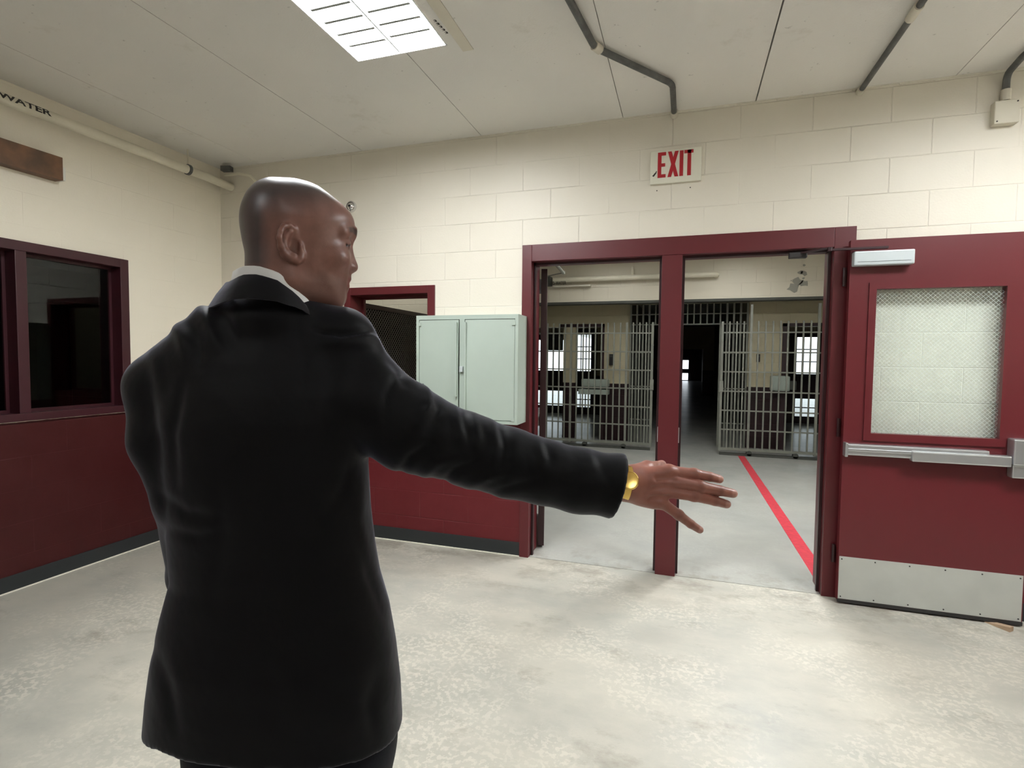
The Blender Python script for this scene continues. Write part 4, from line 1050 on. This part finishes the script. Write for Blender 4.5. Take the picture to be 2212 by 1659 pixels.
# ---- head, in its own frame: x = the way the face looks, y = his left, z up
HA = .97; H0 = F(640, 485, HA)
tv = math.atan2(H0[0], H0[1]); e_ = np.array([math.cos(tv), -math.sin(tv)]); d_ = np.array([math.sin(tv), math.cos(tv)])
TURN = math.radians(6); fx = e_*math.cos(TURN)+d_*math.sin(TURN); fy = np.array([-fx[1], fx[0]])
def prof(px, py):
    q = F(px, py, 1.0); s_ = np.array([q[0], 1.0]); dist = math.hypot(H0[0], H0[1]); k = dist/(s_@d_)
    u = (s_*k - H0[:2])@e_
    return (u/math.cos(TURN), CAM_Z+(q[2]-CAM_Z)*k-H0[2])
def prof3(px, py, y):
    """same, for a point standing y to his left of the middle of the head"""
    q = F(px, py, 1.0); A = np.array([[fx[0], -q[0]], [fx[1], -1.0]]); b_ = -(H0[:2]+y*fy); x, k = np.linalg.solve(A, b_)
    return (x, CAM_Z+(q[2]-CAM_Z)*k-H0[2])
PROF = [prof(*q) for q in [(600, 381), (630, 381), (663, 388), (685, 397), (711, 416), (735.6, 437), (752.5, 453.7), (761, 470.6), (765, 488), (767.5, 502), (765.5, 512), (762, 521), (761, 530), (763.5, 545),
        (768.5, 560), (773.5, 573), (773.0, 581), (768.5, 586), (760, 588), (756, 592), (757, 600), (757.5, 606), (753, 609.5), (748, 611.5), (752.5, 615), (753.5, 620), (750, 627), (746, 633), (746.5, 643), (744.5, 653), (738, 661), (726, 667)]]
BACK = [prof(*q) for q in [(690, 668), (680, 700), (680, 760), (545, 760), (533, 640), (530, 579), (530.5, 558), (530, 541), (526, 527), (521.5, 503), (518, 480), (518, 465), (521, 446), (532, 420), (552, 398.5), (577, 384)]]
PBASE = [prof(*q) for q in [(600, 381), (630, 381), (663, 388), (685, 397), (711, 415), (737, 435), (754, 452), (762, 469.5), (765.5, 487), (762, 505), (757, 525), (756, 560), (752, 590), (748, 620), (743, 645), (732, 660), (712, 666)]] + BACK
def _lower(q):
    a = np.clip(q[1]/.045, 0, 1); b = np.clip((q[0]+.075)/.05, 0, 1); return (q[0], q[1]-.0078*a*a*(3-2*a)*b*b*(3-2*b))
PROF = [_lower(q) for q in PROF]; BACK = [_lower(q) for q in BACK]; PBASE = [_lower(q) for q in PBASE]
def poly_sdf(poly, X, Z):
    d = np.full(np.broadcast(X, Z).shape, 1e9); ins = np.zeros(d.shape, bool); n = len(poly)
    for i in range(n):
        (x0, z0), (x1, z1) = poly[i], poly[(i+1) % n]; ex, ez = x1-x0, z1-z0
        t = np.clip(((X-x0)*ex+(Z-z0)*ez)/(ex*ex+ez*ez), 0, 1); d = np.minimum(d, (X-x0-t*ex)**2+(Z-z0-t*ez)**2)
        c = ((z0 > Z) != (z1 > Z)) & (X < (x1-x0)*(Z-z0)/((z1-z0) if z1 != z0 else 1e-9)+x0); ins ^= c
    return np.where(ins, -1, 1)*np.sqrt(d)
def blur2(A, n):
    for _ in range(n):
        for ax in (0, 1):
            p_ = np.concatenate([A.take([0], ax), A, A.take([-1], ax)], ax); m = p_.shape[ax]
            A = .25*p_.take(range(0, m-2), ax)+.5*p_.take(range(1, m-1), ax)+.25*p_.take(range(2, m), ax)
    return A
EYE = prof3(744, 526, -.033); BROW = prof3(754, 500, -.025); MOUTH = prof(744, 611.5)
def E2(px, py): q = prof(px, py); return q
def ear_f(X, Yn, Z, s):
    """s = -1 right ear; Yn is y*s-positive outward"""
    O = Yn
    hel = [((640, 505), .070), ((636, 493), .074), ((625, 487), .079), ((612, 490), .084), ((605, 502), .088), ((602.5, 516), .089), ((606, 534), .085), ((616, 549), .079), ((630, 557), .075), ((643, 562), .073), ((650, 556), .072), ((653, 545), .070)]
    f = None
    for (a, ya), (b, yb) in zip(hel[:-1], hel[1:]):
        p_, q_ = prof3(*a, -.080), prof3(*b, -.080); i = hel.index((a, ya)); r0 = .0042 if i < 7 else .0060
        g = seg(X, O, Z, (p_[0], ya, p_[1]), (q_[0], yb, q_[1]), r0, r0); f = g if f is None else smin(f, g, .003)
    # plate behind the rim, sloping outward to the back
    c = prof3(624, 522, -.08); sl = .35
    pl = ell(X, O-.074+sl*(X-c[0]), Z, (c[0], .0, c[1]), (.0185, .0036, .033)); f = smin(f, pl, .004)
    anti = [(628, 500), (617, 510), (614, 525), (622, 541), (636, 549)]
    for a, b in zip(anti[:-1], anti[1:]):
        p_, q_ = prof3(*a, -.080), prof3(*b, -.080); f = smin(f, seg(X, O, Z, (p_[0], .078, p_[1]), (q_[0], .0775, q_[1]), .0036, .0036), .004)
    t = prof3(648, 531, -.075); f = smin(f, ell(X, O, Z, (t[0], .073, t[1]), (.005, .006, .009)), .006)
    h = prof3(634, 529, -.075); f = smax(f, -ell(X, O, Z, (h[0], .0765, h[1]), (.0085, .010, .012)), .004)
    return f
def head_f(X, Y, Z):
    x2, z2 = X[:, :, 0], Z[:, 0, :]
    sb = blur2(poly_sdf(PBASE, x2, z2), 16)[:, None, :]; sd = blur2(poly_sdf(PROF+BACK, x2, z2), 1 if X.shape[0] < 10 else 2)[:, None, :]
    zz = Z.astype(float); ztop = PROF[0][1]
    Wm = np.interp(zz, [-.30, -.20, -.165, -.14, -.11, -.07, -.03, .0, .04, ztop], [.056, .055, .054, .058, .066, .070, .0735, .0765, .0765, .074])
    Wm = Wm * np.interp(X, [-.1, -.03, .02, .06, .10], [.98, 1.0, .99, .93, .86])
    Rr = np.interp(zz, [-.2, -.13, -.05, .0], [.060, .062, .080, .086])
    t = 1 - np.clip((-sb+.0007)/Rr, -1, 1); g = (t**2.2 + np.abs(Y/Wm)**2.5)**(1/2.35) - 1
    f = g*.060
    # temples slightly hollow, cheekbones, brow
    for s in (-1, 1):
        f = smin(f, ell(X, Y, Z, (.060, s*.043, -.062), (.022, .020, .017)), .020)
        f = smin(f, seg(X, Y, Z, (.0915, s*.010, BROW[1]-.004), (.073, s*.050, BROW[1]-.008), .0075, .006), .014)
        f = smin(f, seg(X, Y, Z, (-.010, s*.056, -.108), (.060, s*.026, -.138), .014, .013), .022)
        f = smax(f, -ell(X, Y, Z, (.102, s*.030, EYE[1]+.002), (.018, .020, .0125)), .012)
        f = smin(f, ell(X, Y, Z, (.0755, s*.031, EYE[1]), (.0135, .0150, .0125)), .006)
        f = smax(f, -seg(X, Y, Z, (.0915, s*.020, EYE[1]-.003), (.078, s*.046, EYE[1]-.004), .0016, .0014), .002)
        f = smin(f, ell(X, Y, Z, (.0905, s*.0125, PROF[17][1]+.006), (.012, .0085, .0085)), .007)
        f = smax(f, -ell(X, Y, Z, (.0945, s*.0085, PROF[17][1]-.001), (.006, .0035, .0035)), .002)
    wr = np.interp(zz, [-.16, PROF[29][1], MOUTH[1]-.006, MOUTH[1]+.008, PROF[17][1], PROF[15][1], PROF[12][1], BROW[1]+.008, .022], [.012, .014, .017, .016, .0105, .0095, .0065, .026, -.03])
    rg = smax(sd, np.abs(Y)-wr-np.clip(-sd, 0, .03)*.60, .005); rg = smax(rg, .035-X, .02)
    f = smin(f, rg, .007)
    # lips wrap round the mouth
    for s in (-1, 1):
        f = smin(f, seg(X, Y, Z, (MOUTH[0]+.000, s*.004, MOUTH[1]+.006), (.070, s*.025, MOUTH[1]+.001), .0055, .003), .006)
        f = smin(f, seg(X, Y, Z, (MOUTH[0]-.002, s*.004, MOUTH[1]-.006), (.070, s*.023, MOUTH[1]-.001), .006, .003), .006)
        f = smax(f, -seg(X, Y, Z, (MOUTH[0]+.006, s*.0, MOUTH[1]+.0), (.070, s*.028, MOUTH[1]+.0), .0012, .0010), .0025)
    f = smin(f, ear_f(X, -Y, Z, -1), .004); f = smin(f, ear_f(X, Y, Z, 1), .004)
    return f
hh = .0018
Pp, Qq = surface_nets(head_f, (-.118, -.100, -.215), (.118, .100, .098), hh)
Pp = relax(Pp, Qq, 1, .4)
SK = np.array(srgb(118, 80, 70)[:3]); LIP = np.array(srgb(122, 72, 66)[:3])
tone = np.tile(SK, (len(Pp), 1))
def blend(tone, w_, c): return tone*(1-w_[:, None]) + w_[:, None]*c
sc = np.clip((Pp[:, 2]-(-.015)+(-Pp[:, 0]-.03)*.35)/.05, 0, 1)*np.clip((.075-Pp[:, 0])/.02, 0, 1)
sc = np.maximum(sc, np.clip((-.045-Pp[:, 0])/.02, 0, 1)*np.clip((Pp[:, 2]+.10)/.02, 0, 1))
tone = blend(tone, sc*.85, np.array(srgb(44, 40, 45)[:3]))                 # shaved scalp, greyer where hair would grow
bd_ = np.clip((-.085-Pp[:, 2])/.02, 0, 1)*np.clip((Pp[:, 0]-.0)/.02, 0, 1)*np.clip((Pp[:, 2]+.165)/.01, 0, 1)
tone = blend(tone, bd_*.35, np.array(srgb(74, 54, 50)[:3]))                 # shaved beard area
ay = np.abs(Pp[:, 1]); bz = np.abs(Pp[:, 2]-(BROW[1]+.001+.10*np.minimum(ay-.03, 0)-.25*np.maximum(ay-.036, 0)))
brw = np.clip((.0058-bz)/.0022, 0, 1)*(ay > .009)*np.clip((.052-ay)/.006, 0, 1)*(Pp[:, 0] > .05)
tone = blend(tone, brw*.85, np.array(srgb(36, 25, 24)[:3]))
lz_ = np.abs(Pp[:, 2]-(EYE[1]-.003-.6*np.maximum(ay-.04, 0))); tone = blend(tone, np.clip((.0030-lz_)/.0016, 0, 1)*(ay > .017)*(ay < .047)*(Pp[:, 0] > .05)*.9, np.array(srgb(26, 18, 18)[:3]))
sk_ = np.clip((.020-np.hypot(Pp[:, 2]-EYE[1], ay-.031))/.01, 0, 1)*(Pp[:, 0] > .05); tone = blend(tone, sk_*.25*(1-brw), np.array(srgb(70, 46, 42)[:3]))
dl_ = np.abs(Pp[:, 2]-MOUTH[1]); lw = np.clip((.0105-dl_)/.002, 0, 1)*(np.abs(Pp[:, 1]) < .026)*(Pp[:, 0] > MOUTH[0]-.018)
tone = blend(tone, lw*.7, LIP)
RM = np.array([[fx[0], fy[0], 0], [fx[1], fy[1], 0], [0, 0, 1.0]])
headP = Pp@RM.T + H0
headQ = Qq; headT = tone

# ---- right hand, back of the hand towards the viewer
HA2 = .965
WR = F(1356, 1041, HA2)
K = {'index': F(1443, 1019, HA2+.004), 'middle': F(1440, 1038, HA2-.004), 'ring': F(1434, 1060, HA2-.002), 'pinky': F(1424, 1082, HA2+.006)}
FING = {'index': [K['index'], F(1499, 1024, HA2+.004), F(1532, 1030, HA2+.008), F(1553, 1035, HA2+.014)],
        'middle': [K['middle'], F(1512, 1051, HA2-.008), F(1555, 1060, HA2-.002), F(1583, 1066, HA2+.004)],
        'ring': [K['ring'], F(1499, 1071, HA2-.008), F(1544, 1082, HA2-.004), F(1569, 1089, HA2+.002)],
        'pinky': [K['pinky'], F(1466, 1112, HA2+.002), F(1492, 1132, HA2+.004), F(1511, 1144, HA2+.010)]}
FR = {'index': (.0118, .0103, .0090, .0080), 'middle': (.0118, .0105, .0093, .0082), 'ring': (.0115, .0100, .0089, .0079), 'pinky': (.0105, .0092, .0080, .0070)}
TH0, TH1, TH2, TH3 = F(1368, 1024, HA2+.012), F(1398, 1012, HA2+.045), F(1418, 1010, HA2+.070), F(1429, 1005, HA2+.088)
FORE = [(F(1250, 1032, .963), .033), (F(1335, 1043, HA2), .0275), (WR, .0265)]
NAILS = []
def hand_f(X, Y, Z):
    f = chain(X, Y, Z, FORE, .01, (1, .80, 1))
    pal = None
    for k_, r1 in (('index', .0135), ('middle', .0132), ('ring', .0128), ('pinky', .0118)):
        w0 = WR + (K[k_]-K['middle'])*.42
        g = seg(X, Y, Z, w0, K[k_], .0165, r1); pal = g if pal is None else smin(pal, g, .012)
    pal = smin(pal, ell(X, Y, Z, (WR+(K['ring']-WR)*.55)+np.array([0, .010, -.006]), (.040, .016, .030)), .014)
    pal = smin(pal, seg(X, Y, Z, WR+[.004, .004, -.016], K['pinky']+[-.01, .002, -.001], .0165, .0125), .012)
    f = smin(f, pal, .016); fs = None
    for k_ in FING:
        p_ = FING[k_]; r_ = FR[k_]; g = chain(X, Y, Z, list(zip(p_, r_)), .003)
        g = smin(g, np.sqrt((X-p_[1][0])**2+(Y-p_[1][1])**2+(Z-p_[1][2])**2)-r_[1]*1.03, .004)
        fs = g if fs is None else smin(fs, g, .0012)
        kn = p_[0]+np.array([0, -.004, 0]); f = smin(f, np.sqrt((X-kn[0])**2+(Y-kn[1])**2+(Z-kn[2])**2)-.0105, .008)
    f = smin(f, fs, .007)
    for a, b in (('index', 'middle'), ('middle', 'ring'), ('ring', 'pinky')):      # shallow valleys between the knuckles
        m0 = (K[a]+K[b])/2+np.array([.006, -.0155, 0]); m1 = m0-(K['middle']-WR)*.42
        f = smax(f, -seg(X, Y, Z, m0, m1, .0045, .002), .010)
    f = smin(f, chain(X, Y, Z, [(TH0, .017), (TH1, .0150), (TH2, .0120), (TH3, .0098)], .004), .012)
    return f
P2, Q2 = surface_nets(hand_f, (F(1245, 1000, .96)[0], .90, 1.105), (.432, 1.085, 1.315), .0018)
P2 = relax(P2, Q2, 1, .4)
t2 = np.tile(np.array(srgb(146, 92, 79)[:3]), (len(P2), 1))
for k_, p_ in list(FING.items())+[('thumb', [TH0, TH1, TH2, TH3])]:
    tip, pre = p_[-1], p_[-2]; d = (tip-pre)/np.linalg.norm(tip-pre); up_ = np.array([0, -1, .25]) if k_ != 'thumb' else np.array([0, -.4, 1.]); up_ = up_-d*(up_@d); up_ /= np.linalg.norm(up_)
    sd_ = np.cross(d, up_); R_ = FR.get(k_, (0, 0, 0, .010))[3]; c_ = tip + up_*R_*.95 + d*.001
    q = P2-c_; lx, ly, lz = q@d, q@sd_, q@up_
    nail = np.clip(1.35-np.sqrt((lx/.0075)**2+(ly/(R_*.78))**2), 0, .35)/.35*(lz > -.006)
    P2 = P2 + up_*(nail*.0006)[:, None]
    t2 = blend(t2, nail*.85, np.array(srgb(182, 134, 122)[:3]))
    tipw = np.clip((np.sum((P2-pre)*d, 1)/np.linalg.norm(tip-pre)-.6)/.5, 0, 1)*(np.linalg.norm(P2-tip, axis=1) < .02)
    t2 = blend(t2, tipw*.35, np.array(srgb(146, 98, 86)[:3]))
for k_ in FING:     # darker skin over the finger joints
    for j in (1, 2):
        dd_ = np.linalg.norm(P2-(FING[k_][j]+[0, -.008, 0]), axis=1); t2 = blend(t2, np.clip((.009-dd_)/.006, 0, 1)*.3, np.array(srgb(82, 48, 42)[:3]))

# ---- rest of the body under the clothes (one skin surface from the neck to wrists and ankles)
L_HAND = L_WR+np.array([.03, .02, -.10])
def body_f(X, Y, Z):
    z = Z.astype(float); c = np.interp(z, TR[:, 0], TR[:, 1]); w_ = np.interp(z, TR[:, 0], TR[:, 2])-.035; d = np.interp(z, TR[:, 0], TR[:, 3])-.030
    k0 = np.sqrt(((X-c)/w_)**2+((Y-AX)/d)**2)+1e-9; f = smax((k0-1)*np.minimum(w_, d), Z-TR[-3, 0], .06); f = smax(f, .80-Z, .03)
    f = smin(f, seg(X, Y, Z, NECK+[0, 0, -.08], NECK+[.005, .0, .03], .060, .054), .04)
    for S_, r in ((R_SH, .040), (L_SH, .040)): f = smin(f, seg(X, Y, Z, NECK+[0, 0, -.06], S_+[0, 0, -.01], .045, r), .04)
    f = smin(f, chain(X, Y, Z, [(R_SH, .042), (R_M1, .042), (R_M2, .042), (R_EL, .038), (R_F1, .034), (F(1340, 1044, HA2), .0255)], .02), .03)
    f = smin(f, chain(X, Y, Z, [(L_SH, .042), (L_M, .040), (L_EL, .036), (L_WR, .026), (L_HAND, .030)], .02), .03)
    for j, dx in enumerate((-.020, -.007, .007, .019)): f = smin(f, seg(X, Y, Z, L_HAND+[dx, 0, -.02], L_HAND+[dx*1.3, .01, -.085+abs(j-1.3)*.008], .009, .007), .006)
    f = smin(f, seg(X, Y, Z, L_HAND+[.018, .005, .02], L_HAND+[.045, .015, -.045], .011, .008), .008)
    for s in (-1, 1): f = smin(f, chain(X, Y, Z, [((hipr+s*.088, .985, .84), .075), ((hipr+s*.105, .985, .50), .050), ((hipr+s*.11, 1.0, .10), .036)], .03), .03)
    return f
P3, Q3 = surface_nets(body_f, (-.70, .80, .05), (.26, 1.24, 1.64), .010)
P3 = relax(P3, Q3, 2); t3 = np.tile(SK, (len(P3), 1))
n1, n2 = len(headP), len(P2)
bodyP = np.concatenate([headP, P2, P3]); bodyQ = np.concatenate([headQ, Q2+n1, Q3+n1+n2]); bodyT = np.concatenate([headT, t2, t3])
np_mesh('body', toL(bodyP), bodyQ, M_SKIN, person, bodyT, np.concatenate([.05+.5*sc*np.clip((Pp[:, 2]+.02)/.06, 0, 1), np.full(n2+len(P3), .05)]))

# ---- eyes
for s in (-1, 1):
    c = RM@np.array([.0765, s*.031, EYE[1]-.0025]) + H0 - FOOT
    m = MB().lathe(c, (0, 0, 1), [(.0001, -.0115)] + [(.0115*math.cos(a), .0115*math.sin(a)) for a in np.linspace(-1.4, 1.4, 9)] + [(.0001, .0115)], 18)
    m.build('eye', 'eye_white', person, smooth=True)

# ---- collars: swept bands round the neck (in F, then local)
def band(name, pts_lo, pts_hi, th, material, parent=person):
    """closed loop band between two loops of points, thickness th outward"""
    n = len(pts_lo); lo_ = np.array(pts_lo); hi_ = np.array(pts_hi); c = lo_.mean(0)
    mid = (lo_+hi_)/2; out = mid-c; out[:, 2] = 0; out /= np.linalg.norm(out, axis=1)[:, None]
    rings = [lo_, lo_*.5+hi_*.5+out*.001, hi_, hi_+out*th*.5+[0, 0, .0015], hi_+out*th, (lo_+hi_)/2+out*(th+.0015), lo_+out*th]
    v = np.concatenate(rings)-FOOT; f = []; K_ = len(rings)
    for i in range(K_):
        j = (i+1) % K_
        for k_ in range(n): f.append((i*n+k_, i*n+(k_+1) % n, j*n+(k_+1) % n, j*n+k_))
    m = MB(); m.v = [tuple(p_) for p_ in v]; m.f = f
    return m.build(name, material, parent, smooth=True)
def loop(cx, ca, rx, ra, zf, n=48, rot=0.0):
    """ellipse round the neck; zf(angle) gives the height; angle 0 = right, 90 = away"""
    return [np.array([cx+rx*math.cos(t_)*math.cos(rot)-ra*math.sin(t_)*math.sin(rot), ca+rx*math.cos(t_)*math.sin(rot)+ra*math.sin(t_)*math.cos(rot), zf(t_)]) for t_ in [2*math.pi*k_/n for k_ in range(n)]]
# neckline height: high at the nape (viewer's side, left), falling towards the throat (away / right)
CN = F(606, 620, .985)
zl = F(533, 579, .97)[2]; zr = F(668, 655, .96)[2]
def nline(r, a, dz=0.0):
    px = W_IMG/2 + FOC*r/a; yl = np.interp(px, [500, 520, 533, 560, 600, 640, 668, 700, 740], [596, 584, 579, 579, 591, 621, 655, 690, 720])
    return F(px, yl, a)[2] + dz - .35*max(0, a-.985)
def nloop(cx, ca, rx, ra, dz): return [np.array([p_[0], p_[1], nline(p_[0], p_[1], dz)]) for p_ in loop(cx, ca, rx, ra, lambda t_: 0)]
def bandn(name, r0, r1, c0, c1, d0, d1, th, material):
    return band(name, nloop(CN[0]+c0, .974, *r0, d0), nloop(CN[0]+c1, .974, *r1, d1), th, material)
bandn('shirt_collar', (.0790, .0880), (.0735, .0850), .008, .008, -.040, .002, .0035, 'shirt_white')
hi_c = nloop(CN[0]+.006, .974, .0815, .0930, -.012); lo_c = []
for q_ in hi_c:
    px_ = W_IMG/2 + FOC*q_[0]/q_[1]; w_c = float(np.interp(px_, [500, 560, 610, 655, 690], [1.0, .95, .80, .42, .20])) if q_[1] < 1.0 else .35
    o_ = q_-np.array([CN[0], .974, q_[2]]); o_ /= np.linalg.norm(o_)
    lo_c.append(q_ + o_*.027*w_c - np.array([0, 0, .043])*w_c)
band('jacket_collar', lo_c, hi_c, .005, M_SUIT)

# ---- wrist watch
wa = empty('wristwatch', tuple(np.array([0, 0, 0])), 0, person); wa['label'] = 'gold wristwatch'
ax_ = (F(1420, 1052, HA2)-F(1250, 1028, HA2)); ax_ /= np.linalg.norm(ax_)
wc = F(1351, 1043, HA2)
m = MB(); upz = np.cross(ax_, [0, 1, 0]); upz /= np.linalg.norm(upz); yv = np.cross(upz, ax_)
n = 40; V = []; rings = []
for (dx, rr) in ((-.0080, 0), (-.0065, .0022), (.0065, .0022), (.0080, 0), (.0065, -.0012), (-.0065, -.0012)):
    V += [wc-FOOT+ax_*(dx+.0) + (.0300+rr)*math.cos(t_)*upz*1.0 + (.0255+rr)*math.sin(t_)*yv for t_ in [2*math.pi*k_/n for k_ in range(n)]]
m.v = [tuple(p_) for p_ in V]; m.f = [(i*n+k_, i*n+(k_+1) % n, ((i+1) % 6)*n+(k_+1) % n, ((i+1) % 6)*n+k_) for i in range(6) for k_ in range(n)]
m.build('watch_strap', 'gold', wa, smooth=True)
fd = (yv if yv[1] < 0 else -yv)*.94+upz*(.30 if upz[2] > 0 else -.30); fd /= np.linalg.norm(fd)
cc = wc-FOOT+ax_*.000+fd*.0262+np.array([0, 0, .002])
MB().lathe(cc, fd, [(.0150, -.003), (.0168, 0), (.0168, .0045), (.0150, .0065), (.0132, .0060)], 32).build('watch_case', 'gold', wa, smooth=True)
MB().lathe(cc+fd*.0045, fd, [(.0135, 0), (.0135, .0012)], 32).build('watch_dial', 'dial', wa)
